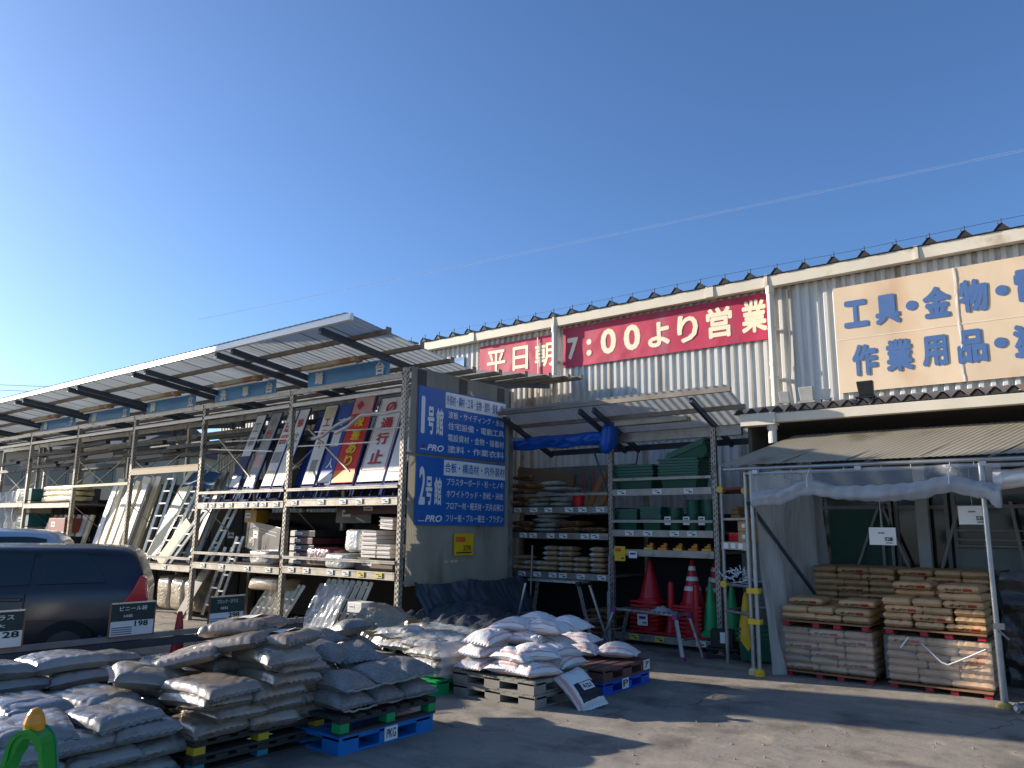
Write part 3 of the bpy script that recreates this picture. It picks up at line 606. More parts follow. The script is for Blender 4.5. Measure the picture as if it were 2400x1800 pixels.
# pile 1: low pale gravel bags nearest the camera on the left
it = []
LY = ['bottom', 'second', 'third', 'fourth', 'fifth', 'sixth', 'seventh']
lab = lambda what, lay, col, where: '%s, %s, %s layer, %s' % (what, col, lay, where)
def rowbags(what, where, x, ys, zs, rz=0, dx=.02):
    o = []
    for l, z in enumerate(zs):
        for c, y in enumerate(ys):
            if y is None: continue
            o.append((x + rs.uniform(-dx, dx), y + rs.uniform(-.02, .02) + (.12 if l % 2 else 0), z, rz + rs.uniform(-.07, .07), rs.uniform(-.04, .04), rs.uniform(-.04, .04), lab(what, LY[l], ORD[c] + ' from left', where)))
    return o
P1 = 'pale gravel film bag'
it = rowbags(P1, 'low pile by the green stand', -5.62, (1.55, 2.0, 2.44, 2.86), (.04, .145, .25)) + rowbags(P1, 'row behind the low pile front', -6.18, (1.6, 2.03, 2.46, 2.88), (.2, .29))
it += [(-5.68, 2.72, .335, .12, .05, 0, P1 + ' lying on top of the low front pile at its right end'), (-5.75, 2.25, .33, -.2, 0, .05, P1 + ' on top of the low front pile, middle')]
it += [(-5.72, 1.7, .345, .15, 0, .03, P1 + ' on the low front pile behind the green stand'), (-6.15, 1.85, .375, -.15, .02, 0, P1 + ', left one in the hollow behind the low pile'), (-6.18, 2.35, .38, .1, 0, .03, P1 + ', middle one in the hollow behind the low pile'), (-6.15, 2.8, .37, .2, .03, 0, P1 + ', right one in the hollow behind the low pile'), (-6.3, 3.1, .2, .5, 0, 0, P1 + ' wedged beside the brown sand pile')]
heap(M_PALE, 'gravel_bag', 'gravel bag', 'pale gravel bags at the left front', it, None)
it = rowbags('large smooth gravel bag', 'raised block behind the low pile', -6.9, (1.75, 2.32, 2.9), (.3, .42, .54), R(90), .01)
it += rowbags('large smooth gravel bag', 'back row of the raised block', -7.5, (1.75, 2.32, 2.9, 3.3), (.3, .42), R(90), .01)
it += rowbags('long smooth film bag', 'stack behind the sand bags', -7.0, (3.65, 4.2), (.12, .24, .36), R(90), .01) + rowbags('long smooth film bag', 'stack by the barrier rail', -7.6, (3.5, 4.1, 4.7), (.2, .31), R(90), .01)
heap(M_PALE, 'gravel_bag', 'gravel bag', 'smooth gravel bags in the raised block', it, None)
plastic_pallet((-7.0, 2.3, 0), 'dark pallet under the raised block of film bags', BLACKP, 1.4, 1.6, .2); plastic_pallet((-7.2, 4.0, 0), 'dark pallet under the rear film bags by the barrier', BLACKP, 1.2, 1.3, .18)
# pile 2: tan sand bags on two wooden pallets with yellow blocks
wood_pallet((-5.78, 3.68, 0), 'lower dark wooden pallet with teal blocks under the tan sand bags', mat('teal_block', '2d7a86', .6), 1.1, 1.12, .105, deckm=mat('dark_damp_wood', '3a342e', .8))
wood_pallet((-5.78, 3.68, .107), 'upper dark wooden pallet with yellow blocks under the tan sand bags', mat('yellow_block', 'c9a51f', .6), 1.1, 1.12, .115, deckm=mat('dark_damp_wood', '3a342e', .8))
P2 = 'brown sand film bag'
it = rowbags(P2, 'sand pile right face', -5.47, (3.33, 3.74, 4.08), (.215, .30), 0, .015) + rowbags(P2, 'upper half of the sand pile', -5.5, (3.35, 3.76, 4.1), (.385,), .03)
it += [(-5.5, 3.38, .46, .1, .04, .02, P2 + ' crowning the front left corner of the sand pile'), (-5.48, 3.95, .46, -.05, 0, 0, P2 + ' in the upper right stack, lowest of three'), (-5.5, 4.0, .54, .04, 0, 0, P2 + ' in the upper right stack, middle of three'), (-5.52, 3.94, .62, -.1, .05, .04, P2 + ' on the upper right stack with a wrinkled lit end'),
       (-6.02, 3.35, .4, .2, 0, 0, P2 + ' behind the front left corner, sunken'), (-6.05, 3.8, .52, -.1, 0, 0, P2 + ' in the middle of the pile'), (-6.0, 4.2, .5, .1, 0, 0, P2 + ' at the right rear of the pile'), (-6.05, 3.55, .6, .5, .1, -.25, P2 + ' tilted down to the left with a bright crumpled end'), (-5.8, 3.78, .7, .35, .05, -.2, P2 + ' leaning across the pile top'), (-6.05, 3.2, .48, 1.2, .1, .2, P2 + ' slumped at the left edge of the pile')]
heap(M_TAN, 'sand_bag', 'sand bag', 'brown sand bags on the wooden pallets', it, None)
def labelled(loc, rot, lab):
    t = thing('sand_bag', lab, 'sand bag', loc, 0, 'brown sand bags on the wooden pallets'); t.rotation_euler = rot
    o = bpy.data.objects.new('bag_body', M_TAN[0]); COL.objects.link(o); o.parent = t
    mb = MB(); mb.grid(lambda u, v: (-.02 + .17 * u, -.12 + .26 * v, .128 + .006 * math.sin(u * 5 + v * 3)), 6, 6); mb.build('label_patch', BLACKP, t)
    mb = MB(); mb.grid(lambda u, v: (.02 + .12 * u, -.10 + .20 * v, .134 + .006 * math.sin(.3 + u * 4 + v * 3)), 6, 6); mb.build('printed_label', CARD, t)
labelled((-5.62, 4.02, .71), Euler((.06, -.12, .25)), 'brown sand bag with a white printed label on top of the right stack')
labelled((-6.0, 3.95, .80), Euler((.05, -.1, .4)), 'topmost brown sand bag with a dark label patch facing up')
heap(M_PALE, 'gravel_bag', 'gravel bag', None, [(-6.5, 4.0, .5, .3, 0, 0, 'shiny pale film bag catching the sun behind the brown pile'), (-6.3, 4.4, .6, -.3, .1, 0, 'rounded pale film bag right of the labelled brown bag'), (-6.6, 4.3, .4, .1, 0, 0, 'pale film bag right behind the brown sand pile'), (-6.6, 3.8, .4, 0, 0, 0, 'pale film bag left behind the brown sand pile')], lambda k, i: 'pale film bag filling the gap behind the brown sand pile')
# pile 3: grey gravel bags on green over blue pallets
plastic_pallet((-5.38, 4.57, 0), 'sky blue plastic pallet on the asphalt with a white label plate', BLUP, 1.1, 1.02, .14, mark=(.552, .02, 'PKG'))
wood_pallet((-5.37, 4.57, .142), 'dark pallet with green blocks on the sky blue pallet', GRNP, 1.12, 1.04, .13, deckm=mat('dark_damp_wood', '3a342e', .8))
P3 = 'grey gravel bag with corded seam'
it = [(-5.12, 4.27, .27, 0, .02, .03, P3 + ', left in the lower row of the blue pallet'), (-5.1, 4.62, .265, .03, 0, .03, P3 + ', middle in the lower row of the blue pallet'), (-5.1, 4.95, .265, -.03, 0, .03, P3 + ', right in the lower row of the blue pallet'),
      (-5.13, 4.3, .395, .04, 0, .05, P3 + ', left in the second row of the blue pallet'), (-5.12, 4.68, .40, -.03, 0, .05, P3 + ', middle in the second row of the blue pallet'), (-5.14, 5.0, .40, .05, 0, .05, P3 + ', right in the second row of the blue pallet'),
      (-5.6, 4.3, .42, .1, 0, 0), (-5.6, 4.7, .42, 0, 0, 0), (-5.65, 5.05, .4, .1), (-5.6, 4.42, .56, .5, .1, .1, P3 + ' slumped against the sand pile'), (-5.56, 4.78, .52, -.4, .1, .05, P3 + ' lying crosswise above the second row'), (-5.95, 4.65, .6, .2, 0, -.1, P3 + ' high in the heap beside the labelled sand bag'), (-5.95, 5.05, .66, -.2, .1, -.25, P3 + ' crowning the heap, rounded with a lit left flank'), (-6.2, 4.8, .45, 0), (-6.0, 5.1, .5, 0), (-6.3, 5.2, .52, .7)]
heap(M_GRAV, 'gravel_bag', 'gravel bag', 'grey gravel bags on the blue pallet', it, lambda k, i: 'grey gravel bag buried in the middle of the heap')
mb = MB()
for y0, y1, z in ((4.12, 4.45, .31), (4.45, 5.1, .315), (4.14, 4.48, .455), (4.5, 4.86, .46), (4.86, 5.14, .465)):
    pts = [(-4.86 + .015 * math.sin(i * 1.1), y0 + (y1 - y0) * i / 8, z - .02 + .03 * abs(i / 8 - .5) + .006 * math.sin(i * 2)) for i in range(9)]
    mb.path(pts, .008, 6); tag(mb.build('cord', mat('pale_cord', 'a39a88', .8)), 'pale seam cord of a gravel bag on the blue pallet, %s' % {(4.12, .31): 'lower left', (4.45, .315): 'lower right', (4.14, .455): 'upper left', (4.5, .46): 'upper middle', (4.86, .465): 'upper right'}[(y0, z)], 'cord', 'seam cords of the gravel bags'); mb = MB()
# pile 4: film wrapped sacks on a green pallet
plastic_pallet((-6.3, 6.6, 0), 'green plastic pallet under the film wrapped sacks', GRNP, 1.15, 1.1, .15)
it = []
for l, z in enumerate((.15, .24, .33)):
    for c, y in enumerate((6.25, 6.6, 6.95)):
        it.append((-5.98 + rs.uniform(-.02, .02), y, z, rs.uniform(-.05, .05), 0, 0, 'film wrapped pale sack, %s in the %s layer on the green pallet' % (['left', 'middle', 'right'][c], LY[l])))
it += [(-6.45, 6.3, .36, .1, 0, 0), (-6.45, 6.7, .42, 0), (-6.4, 7.0, .4, .1), (-6.1, 6.3, .40, .2, .05, .1, 'crumpled film covered sack catching the sun on the green pallet'), (-6.2, 6.75, .42, -.1, 0, .05, 'film covered sack next to the black tarpaulin'), (-6.75, 6.5, .45, .1, 0, -.1, 'pinkish film covered sack at the far left of the green pallet')]
heap(M_CLR, 'sack', 'sack', 'film wrapped sacks on the green pallet', it, lambda k, i: 'film wrapped pale sack deep in the green pallet pile')
mb = MB()
def fn(u, v):
    y = 6.1 + 1.1 * u; x = -6.9 + 1.2 * v
    z = .55 - .06 * v + .03 * noise.noise((x * 5, y * 5, 1)) + .015 * noise.noise((x * 16, y * 16, 4))
    if v > .9: z -= (v - .9) * 3.2; x = -5.71 + .02 * noise.noise((y * 8, z * 8, 0))
    return (x, y, z)
mb.grid(fn, 30, 40); tag(mb.build('film_cover', CLEAR, smooth=True), 'crumpled clear film draped over the sacks on the green pallet', 'plastic film')
# pile 5: white sacks on grey pallets, and on brown over blue pallets
plastic_pallet((-5.13, 6.72, 0), 'grey plastic pallet standing on the asphalt under the white sacks', GRYP, 1.05, .98, .125)
plastic_pallet((-5.135, 6.715, .127), 'grey plastic pallet on top of another grey pallet, carrying white sacks', GRYP, 1.05, .98, .125)
P5 = 'white sack with red stripes'
it = [(-5.42, 6.42, .25, 1.57, 0, 0, P5 + ', lowest at the left front corner'), (-5.42, 6.44, .37, 1.5, 0, 0, P5 + ', second from below at the left corner'), (-5.4, 6.5, .5, 1.6, .05, -.1, P5 + ', third at the left corner, brightly lit'),
      (-5.02, 6.40, .25, .06, 0, 0, P5 + ', lowest in the middle of the front'), (-4.98, 6.42, .37, -.03, 0, 0, P5 + ', second from below in the front middle'), (-4.76, 6.44, .255, 1.35, 0, .05, P5 + ', overhanging the right front corner of the grey pallet'),
      (-4.82, 6.52, .40, .7, .12, -.05, P5 + ', big crumpled one on the front with a tied neck'), (-4.80, 6.9, .37, 1.5, 0, .1, P5 + ', bulging on the right side of the grey pallet'), (-4.78, 6.95, .26, 1.6, 0, 0, P5 + ', lowest on the right side of the grey pallet'),
      (-5.2, 6.85, .48, .3, 0, 0, P5 + ', in the middle of the pile'), (-5.45, 6.9, .5, 1.5), (-5.1, 7.15, .42, 0), (-5.35, 6.85, .60, .2, 0, -.05, P5 + ', left of the two topmost sacks'), (-5.0, 7.0, .58, .1, 0, 0, P5 + ', sunlit crumpled end behind the tied sack'), (-5.3, 7.2, .62, .15, .05, 0, P5 + ', topmost at the back left'), (-4.95, 7.3, .60, -.1, .05, .05, P5 + ', topmost at the back right')]
heap(M_SACK, 'sack', 'sack', 'white sacks with red stripes', it, lambda k, i: P5 + ', buried under the top sacks')
mb = MB()
for k in range(9):
    a = k * .7; mb.tube((-4.85, 6.58, .55), (-4.85 + .05 * math.cos(a), 6.58 + .05 * math.sin(a), .62 + .01 * math.sin(k * 3)), .006, 5, .016)
tag(mb.build('sack_neck', mat('white_woven_plain', 'dcdad6', .6)), 'tied gathered neck sticking up from the crumpled front sack', 'sack neck')
plastic_pallet((-4.98, 7.68, 0), 'bright blue pallet under the brown pallet right of the white sacks', mat('deep_blue_plastic', '1b55b8', .45), 1.1, 1.0, .13, mark=(.552, -.05, 'P'))
plastic_pallet((-4.975, 7.675, .132), 'brown pallet on the bright blue pallet right of the white sacks', mat('brown_plastic', '6b4a44', .5, dirt=(h('40302c'), 4, .6)), 1.1, 1.0, .13, mark=(.552, .42, 'ｱ'))
it = [(-4.72, 7.95, .262, .35, 0, 0, P5 + ', alone at the right end of the brown pallet'), (-5.1, 7.78, .262, .2, 0, 0, P5 + ', second from the right on the brown pallet'), (-5.35, 7.55, .262, .5, 0, 0, P5 + ', lying between the grey and the brown pallets'), (-5.4, 7.9, .262, .1), (-5.25, 7.95, .36, .2, 0, 0, P5 + ', on top at the back of the brown pallet')]
heap(M_SACK, 'sack', 'sack', 'white sacks with red stripes', it, lambda k, i: P5 + ', half hidden at the back of the brown pallet')
LSK = mat('labelled_white_sack', 'dcdad6', .6, 0, .08, 6, .35, 50, coat=.1, stripe=[(1, -.15, -.125, 0, -1, 1, h('d59f97'), 0), (1, -.10, .2, 0, .0, .19, h('15171a'), 0), (1, -.04, .10, 0, .01, .10, h('dedcd6'), 0), (1, -.02, .08, 0, .03, .085, h('3c3f44'), 60)])
inst('sack', bag_mesh('sack', .47, .34, .2, LSK, 66, p=3, e=.55, lump=.016, wr=.007, sag=.03, seam=.02), (-4.42, 6.70, .10), Euler((R(16), R(34), R(-12))), 'white sack with a wide black label leaning on the grey pallet', 'sack')
# ------------------------------------------------------------------ black tarpaulin mound and the sheets propped on the panel
mb = MB()
def fn(u, v):
    x = -9.0 + 3.1 * u; y = 7.35 + 2.0 * v + .35 * (1 - u)
    e = max(0, 1 - abs(2 * u - 1) ** 3) * max(0, 1 - abs(2 * v - 1) ** 2.6)
    z = e ** .6 * (.56 - .12 * abs(u - .42)) + .14 * noise.noise((x * 1.8, y * 1.8, 2)) * e + .12 * abs(noise.noise((x * 4.5, y * 3.0, 8))) + .05 * abs(noise.noise((x * 11, y * 7, 1))) + .015 * noise.noise((x * 24, y * 16, 1))
    return (x, y, max(.01, z + .02))
mb.grid(fn, 110, 70); tag(mb.build('tarpaulin', TARP, smooth=True), 'crumpled black tarpaulin heaped over goods at the foot of the panel', 'tarpaulin')
mb = MB()
def fn(u, v):
    y = 7.92 + 2.5 * u; z = .05 + v * (.88 - .05 * abs(math.sin(u * 6.5)) + .02 * noise.noise((u * 30, 0, 0))); x = -8.03 + .6 * (1 - v) ** 1.2 + .10 * abs(math.sin(u * 6.5 + v * 1.2)) * (1 - v * .8) + .10 * abs(noise.noise((y * 2.2, z * 1.6, 0))) + .03 * noise.noise((y * 14, z * 6, 0)) + .05 * ((y * 1.9) % 1.0) * (1 - v)
    return (x, y, z)
mb.grid(fn, 110, 30); tag(mb.build('tarpaulin', mat('dark_sheet', '3c434b', .36, 0, .3, 3, .6, 10, coat=.3), smooth=True), 'dark plastic sheets propped upright against the panel foot', 'tarpaulin')
mb = MB()
def fn(u, v):
    a = u * 2 * math.pi; r = .2 * (1 + .18 * noise.noise((math.cos(a) * 2, math.sin(a) * 2, v * 4))) * (1 - .3 * v)
    x = -7.85 + .5 * v; y = 7.15 + .15 * v
    return (x + r * math.cos(a) * .35 , y + r * 1.6 * math.cos(a), .52 - .12 * v + r * math.sin(a) + .02 * noise.noise((a * 9, v * 30, 0)))
mb.grid(fn, 60, 30); tag(mb.build('wrapped_bundle', mat('crumpled_brown_film', '9a8a74', .3, 0, .3, 6, .9, 28, coat=.6), smooth=True), 'crumpled shiny bundle poking out at the left end of the tarpaulin', 'bundle')
# ================================================================== WALL RACK
wr = thing('storage_rack', 'dark steel wall rack under the low canopy, holding bags and green tubs', 'rack', (0, 0, 0))
FX3 = (-9.0, -6.36, -4.62)
for i, x in enumerate(FX3):
    for y in (10.62, 11.75): post(x, y, 3.2, wr, .07, slots=(y < 11 and i > 0))
def wbeam(a, b, z, hh=.1, y=10.6, name='shelf_beam', m=STEEL):
    mb = MB(); mb.span((a + .04, y - .03, z - hh), (b - .04, y + .02, z)); mb.build(name, m, wr)
def wdeck(a, b, z): mb = MB(); mb.span((a + .04, 10.63, z - .05), (b - .04, 11.72, z - .012)); mb.build('shelf_deck', mat('dark_deck', '3a3631', .8), wr)
for z in (2.05, 1.63, 1.0): wbeam(-9.0, -6.36, z); wdeck(-9.0, -6.36, z); price_tags(-8.3, -6.4, 10.568, z, 6, wr)
for z in (2.31, 1.69, 1.4, .17): wbeam(-6.36, -4.62, z); wdeck(-6.36, -4.62, z)
price_tags(-6.3, -4.75, 10.568, 2.31, 3, wr); price_tags(-6.3, -4.75, 10.568, 1.69, 4, wr); price_tags(-6.3, -4.75, 10.568, .17, 3, wr, (0, 1))
for a, b, z in ((-9.0, -6.36, 2.27), (-6.36, -4.62, 2.48), (-6.36, -4.62, 1.84)): wbeam(a, b, z, .04, 10.59, 'guard_bar')
mb = MB(); mb.bar((-6.45, 11.7, 3.1), (-6.6, 11.7, 2.3), .02, .02); mb.bar((-6.7, 10.65, 2.95), (-6.4, 10.65, 2.15), .025, .02); mb.build('brace', DARK, wr); mb = MB(); mb.bar((-6.42, 10.62, 3.1), (-6.28, 10.62, 2.3), .025, .02); mb.build('brace', DARK, wr)
mb = MB(); mb.tube((-7.86, 10.5, .55), (-7.86, 10.55, 1.42), .016, 8); tag(mb.build('steel_pole', STEEL), 'thin steel pole standing in front of the small tan bags', 'pole')
mb = MB(); mb.span((-9, 11.6, 2.35), (-6.45, 11.66, 2.8)); tag(mb.build('back_board', mat('grey_board', '7e7d78', .8, var=.25)), 'grey board screening the back of the wall rack top', 'board')
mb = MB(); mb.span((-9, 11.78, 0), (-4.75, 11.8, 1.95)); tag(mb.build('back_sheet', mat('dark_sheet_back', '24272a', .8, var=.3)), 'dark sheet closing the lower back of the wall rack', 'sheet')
# small tan bags in columns on the 1.0 m shelf
SMALL = [bag_mesh('small_bag', .27, .36, .082, mat('small_tan_paper', 'c2a076', .7, 0, .2, 6, .3, 40, rnd=.2, stripe=[(0, -.14, -.05, 2, -.1, .3, h('c9c4bb'), 0)]), 200 + i, p=5, e=.45, lump=.006, wr=.006, pinch=.03, nu=14, nv=12) for i in range(3)]
cols = [(-8.21, 3, 'far left column half behind the panel'), (-7.98, 2, 'short column left of the steel pole'), (-7.72, 2, 'low column right of the steel pole'), (-7.57, 5, 'left tall column'), (-7.27, 5, 'second tall column'), (-6.98, 3, 'three bag column'), (-6.66, 5, 'right tall column')]
for x, n, w in cols:
    for k in range(n): inst('paper_bag', SMALL[rs.randrange(3)], (x + rs.uniform(-.01, .01), 10.8, 1.005 + k * .083), rs.uniform(-.05, .05), 'small tan paper bag, %s from below, %s' % (ORD[k], w), 'bag', 'small tan bags on the lowest wall shelf')
BRN = mat('printed_brown_paper', '9c7148', .7, 0, .2, 5, .3, 40, rnd=.15, stripe=[(0, -.17, .17, 2, .02, .07, h('4a2c1e'), 34)])
M_BRN = [bag_mesh('paper_bag', .44, .5, .1, BRN, 210 + i, p=5, e=.45, lump=.006, wr=.006) for i in range(2)]
M_GREY = [bag_mesh('film_bag', .44, .5, .09, mat('greyish_film', 'b4b3a8', .3, 0, .25, 6, .5, 26, coat=.6, rnd=.15), 214 + i, p=4, e=.5, lump=.012, wr=.01) for i in range(3)]
for k, (x, z, m, lab) in enumerate(((-7.24, 1.63, M_BRN, 'brown printed bag, lower left of three on the middle wall shelf'), (-7.22, 1.73, M_BRN, 'brown printed bag, upper one on the middle wall shelf'), (-6.74, 1.63, M_BRN, 'brown printed bag beside the rack post on the middle wall shelf'), (-8.25, 1.63, M_BRN, 'brown crumpled bag at the panel on the middle wall shelf'), (-8.2, 1.73, M_BRN, 'upper brown crumpled bag at the panel on the middle wall shelf'),
    (-7.72, 1.63, M_GREY, 'grey film bag, lowest on the middle wall shelf'), (-7.7, 1.71, M_GREY, 'grey film bag, second on the middle wall shelf'), (-7.74, 1.79, M_GREY, 'grey film bag, third on the middle wall shelf'), (-7.65, 1.87, M_GREY, 'grey film bag on top of the middle shelf stack'),
    (-7.85, 2.05, M_GREY, 'pale film bag, lowest left on the top wall shelf'), (-7.4, 2.05, M_GREY, 'pale film bag, lowest right on the top wall shelf'), (-7.83, 2.14, M_GREY, 'pale film bag, second left on the top wall shelf'), (-7.42, 2.14, M_GREY, 'pale film bag, second right on the top wall shelf'), (-7.7, 2.23, M_GREY, 'pale film bag, third on the top wall shelf'), (-7.5, 2.32, M_GREY, 'pale film bag slanting over the top wall shelf stack'), (-7.6, 2.41, M_GREY, 'topmost pale film bag on the top wall shelf'),
    (-8.3, 2.05, M_BRN, 'brown bag against the panel, lowest on the top wall shelf'), (-8.3, 2.16, M_BRN, 'brown bag against the panel, second on the top wall shelf'), (-8.3, 2.27, M_BRN, 'brown bag against the panel, third on the top wall shelf'), (-8.25, 2.38, M_BRN, 'brown bag against the panel, fourth on the top wall shelf'), (-8.2, 2.52, M_BRN, 'brown bag against the panel, fifth on the top wall shelf'))):
    inst('paper_bag' if m is M_BRN else 'film_bag', m[k % len(m)], (x, 10.9, z), Euler((0, rs.uniform(-.05, .05), rs.uniform(-.08, .08))), lab, 'bag', 'bags on the upper wall shelves')
def board(a, b, w, d, m, name, label, cat):
    mb = MB(); mb.bar(a, b, w, d); return tag(mb.build(name, m), label, cat)
board((-8.3, 10.75, 2.66), (-7.3, 11.0, 2.5), .12, .2, mat('dull_brown_wrap', '6b5138', .7), 'wrapped_tube', 'long dark brown wrapped roll lying over the brown bags', 'roll')
board((-6.93, 10.85, 2.06), (-6.83, 11.2, 2.62), .13, .05, mat('orange_timber', 'b07a46', .6, streak=(8, 8, 1)), 'wooden_board', 'left of two orange wooden boards leaning on the top wall shelf', 'board')
board((-6.7, 10.85, 2.06), (-6.6, 11.2, 2.62), .13, .05, mat('orange_timber', 'b07a46'), 'wooden_board', 'right of two orange wooden boards leaning by the rack post', 'board')
t = thing('bucket', 'red bucket between the pale bags and the wooden boards', 'bucket', (-7.08, 10.78, 2.05))
mb = MB(); mb.lathe([(.085, 0), (.11, .2), (.118, .2), (.118, .215), (.1, .215)], 18); mb.build('bucket_body', REDP, t); mb = MB(); mb.path([(-.11, 0, .2), (-.09, -.05, .3), (0, -.07, .33), (.09, -.05, .3), (.11, 0, .2)], .005); mb.build('handle', STEEL, t)
for k, (x, c) in enumerate(((-7.13, 'b0202a'), (-7.03, '2a6b44'), (-6.97, 'b0202a'))):
    mb = MB(); mb.tube((x, 11.0, 2.05), (x + .01, 11.05, 2.66), .014, 8); tag(mb.build('stick', mat('stick_' + c, c, .5)), ['left red stick standing behind the red bucket', 'green stick standing behind the red bucket', 'right red stick standing behind the red bucket'][k], 'stick')
# green tubs and buckets
def tub_mesh(L, Wd, H, m, rim=.02, name='tub'):
    mb = MB()
    def ring(x, y, z): return [(-x, -y, z), (x, -y, z), (x, y, z), (-x, y, z)]
    L2, W2 = L / 2, Wd / 2
    lv = [ring(L2 * .86, W2 * .84, 0), ring(L2 * .97, W2 * .96, H - .03), ring(L2 + rim, W2 + rim, H - .03), ring(L2 + rim, W2 + rim, H), ring(L2 * .96, W2 * .95, H), ring(L2 * .86, W2 * .84, .02)]
    vs = [p for r in lv for p in r]; fs = [(3, 2, 1, 0)]
    for a in range(len(lv) - 1):
        for i in range(4): fs.append((a * 4 + i, a * 4 + (i + 1) % 4, a * 4 + 4 + (i + 1) % 4, a * 4 + 4 + i))
    fs.append(tuple(len(vs) - 4 + i for i in range(4))); mb.add(vs, fs)
    return mb.mesh(name, m)
T1 = tub_mesh(.66, .46, .2, DGRN); T2 = tub_mesh(.62, .44, .2, DGRN); T3 = tub_mesh(.36, .4, .17, DGRN); T4 = tub_mesh(.31, .4, .17, DGRN)
def tubs(me, x, z, n, dz, where, y=10.92, name='tub', cat='tub'):
    for k in range(n): inst(name, me, (x + rs.uniform(-.008, .008), y, z + k * dz), rs.uniform(-.02, .02), 'dark green %s, %s from below in %s' % (cat, ORD[k], where), cat, 'dark green tubs on the wall rack')
tubs(T1, -6.0, 2.312, 5, .045, 'the left upper stack'); tubs(T2, -5.24, 2.312, 7, .042, 'the right upper stack')
for k in range(3): inst('tub', T2, (-5.1 + .02 * k, 10.95, 2.70 + .035 * k), Euler((.05, -.34, .05)), 'dark green tub tilted on the right upper stack, %s from below' % ORD[k], 'tub', 'dark green tubs on the wall rack')
tubs(T3, -6.16, 1.692, 5, .036, 'the left middle stack'); tubs(T4, -5.72, 1.692, 6, .036, 'the second middle stack')
mb = MB(); mb.lathe([(.085, 0), (.105, .2), (.118, .2), (.118, .22), (.1, .22)], 18); BK = mb.mesh('bucket', DGRN)
for x, n, w in ((-5.37, 4, 'the low bucket stack'), (-5.07, 7, 'the middle bucket stack'), (-4.82, 7, 'the bucket stack at the rack post')):
    tubs(BK, x, 1.692, n, .038, w, 10.85, 'bucket', 'bucket')
for k, x in enumerate((-5.37, -5.07, -4.83)):
    mb = MB(); mb.span((x - .05, 10.57, 1.77), (x + .05, 10.575, 1.89)); mb.k = 1; mb.span((x - .035, 10.568, 1.85), (x + .03, 10.5698, 1.87)); mb.span((x - .02, 10.568, 1.8), (x + .02, 10.5698, 1.83)); tag(mb.build('hanging_label', [CARD, INK]), 'small white label hung before %s' % ['the low bucket stack', 'the middle bucket stack', 'the bucket stack at the post'][k], 'label')
ORG = mat('orange_plastic', 'e0861a', .4, 0, .12)
for k, x in enumerate((-5.75, -5.52, -5.27, -5.03, -4.82)):
    t = thing('tool_case', 'orange handled tool, %s from the left on the narrow dark shelf' % ORD[k], 'tool', (x, 10.72, 1.402), .3, 'orange tools on the narrow shelf')
    mb = MB(); mb.box((0, 0, .015), (.13, .3, .03)); mb.build('base', ORG if k % 2 else YEL, t); mb = MB(); mb.box((.01, .02, .05), (.08, .2, .03)); mb.box((.02, .05, .08), (.05, .1, .03)); mb.build('grip', ORG, t)
t = thing('price_card', 'yellow and orange price card hung at the wall rack post', 'price card', (-6.28, 10.55, 1.22)); mb = MB(); mb.span((0, 0, 0), (.19, .008, .22)); mb.build('card_sheet', YEL, t); mb = MB(); mb.span((.02, -.003, .14), (.12, -.001, .19)); mb.build('heading_strip', mat('orange_print', 'd9622b'), t); mb = MB(); mb.span((.12, -.003, .03), (.17, -.001, .05)); mb.build('print_line', INK, t)
t = thing('price_card', 'small white price card hanging under the orange tools', 'price card', (-6.02, 10.54, 1.27)); mb = MB(); mb.span((0, 0, 0), (.14, .006, .1)); mb.build('card_sheet', CARD, t); mb = MB(); mb.span((.02, -.003, .05), (.12, -.001, .08)); mb.build('print_line', mat('blue_print', '2c4a92', .6), t)
mb = MB(); mb.span((-6.1, 10.56, 1.33), (-5.88, 10.565, 1.38)); tag(mb.build('price_card', TAGY), 'yellow strip label on the narrow shelf edge', 'label')
# ------------------------------------------------------------------ traffic cones
def cone_mesh(H, base, m, r0=.14, r1=.025, name='cone'):
    mb = MB(); b = base / 2
    mb.span((-b, -b, 0), (b, b, .03)); mb.lathe([(r0 * 1.12, .03), (r0 * 1.12, .06), (r0, .065), (r1, H - .015), (r1 * .6, H)], 22)
    return mb
def cones(x, y, z, n, dz, m, H, base, lab, cat='traffic cone', rot=None):
    for k in range(n):
        t = inst('traffic_cone', CM[m], (x, y, z + k * dz), 0, '%s, %s' % (lab, ['lowest in its stack', 'second in its stack', 'third in its stack', 'fourth in its stack', 'fifth in its stack', 'sixth in its stack', 'seventh in its stack', 'eighth in its stack'][k] if k < n - 1 else 'topmost in its stack'), cat, 'cones on the bottom shelf of the wall rack')
CM = {'red': cone_mesh(.62, .46, REDP, .17).mesh('cone', REDP), 'grn': cone_mesh(.72, .36, GRNP, .13).mesh('cone', GRNP)}
cones(-5.87, 10.92, .175, 8, .062, 'red'    , .62, .46, 'plain red cone at the left end of the bottom shelf')
mb = MB(); mb.span((-.17, -.17, 0), (.17, .17, .03)); mb.lathe([(.1, .03), (.06, .2), (.045, .74), (.02, .76)], 18, (0, 0, 0)); mb_slim = mb.mesh('slim_cone', REDP); inst('traffic_cone', mb_slim, (-5.49, 10.85, .175), 0, 'slim red post cone between the big cone stacks', 'traffic cone')
SC_M = bpy.data.meshes
def striped(x, y, z, lab, lean=0):
    t = thing('traffic_cone', lab, 'traffic cone', (x, y, z), 0, 'cones on the bottom shelf of the wall rack'); t.rotation_euler = (0, lean, 0)
    cone_mesh(.68, .44, REDP, .165).build('cone_body', REDP, t)
    for z0 in (.24, .38, .53):
        r = lambda q: .165 + (.025 - .165) * (q - .065) / (.665 - .065) + .003
        mb = MB(); mb.lathe([(r(z0), z0), (r(z0 + .06), z0 + .06)], 22); mb.build('reflective_band', mat('white_band', 'e6e3da', .4), t)
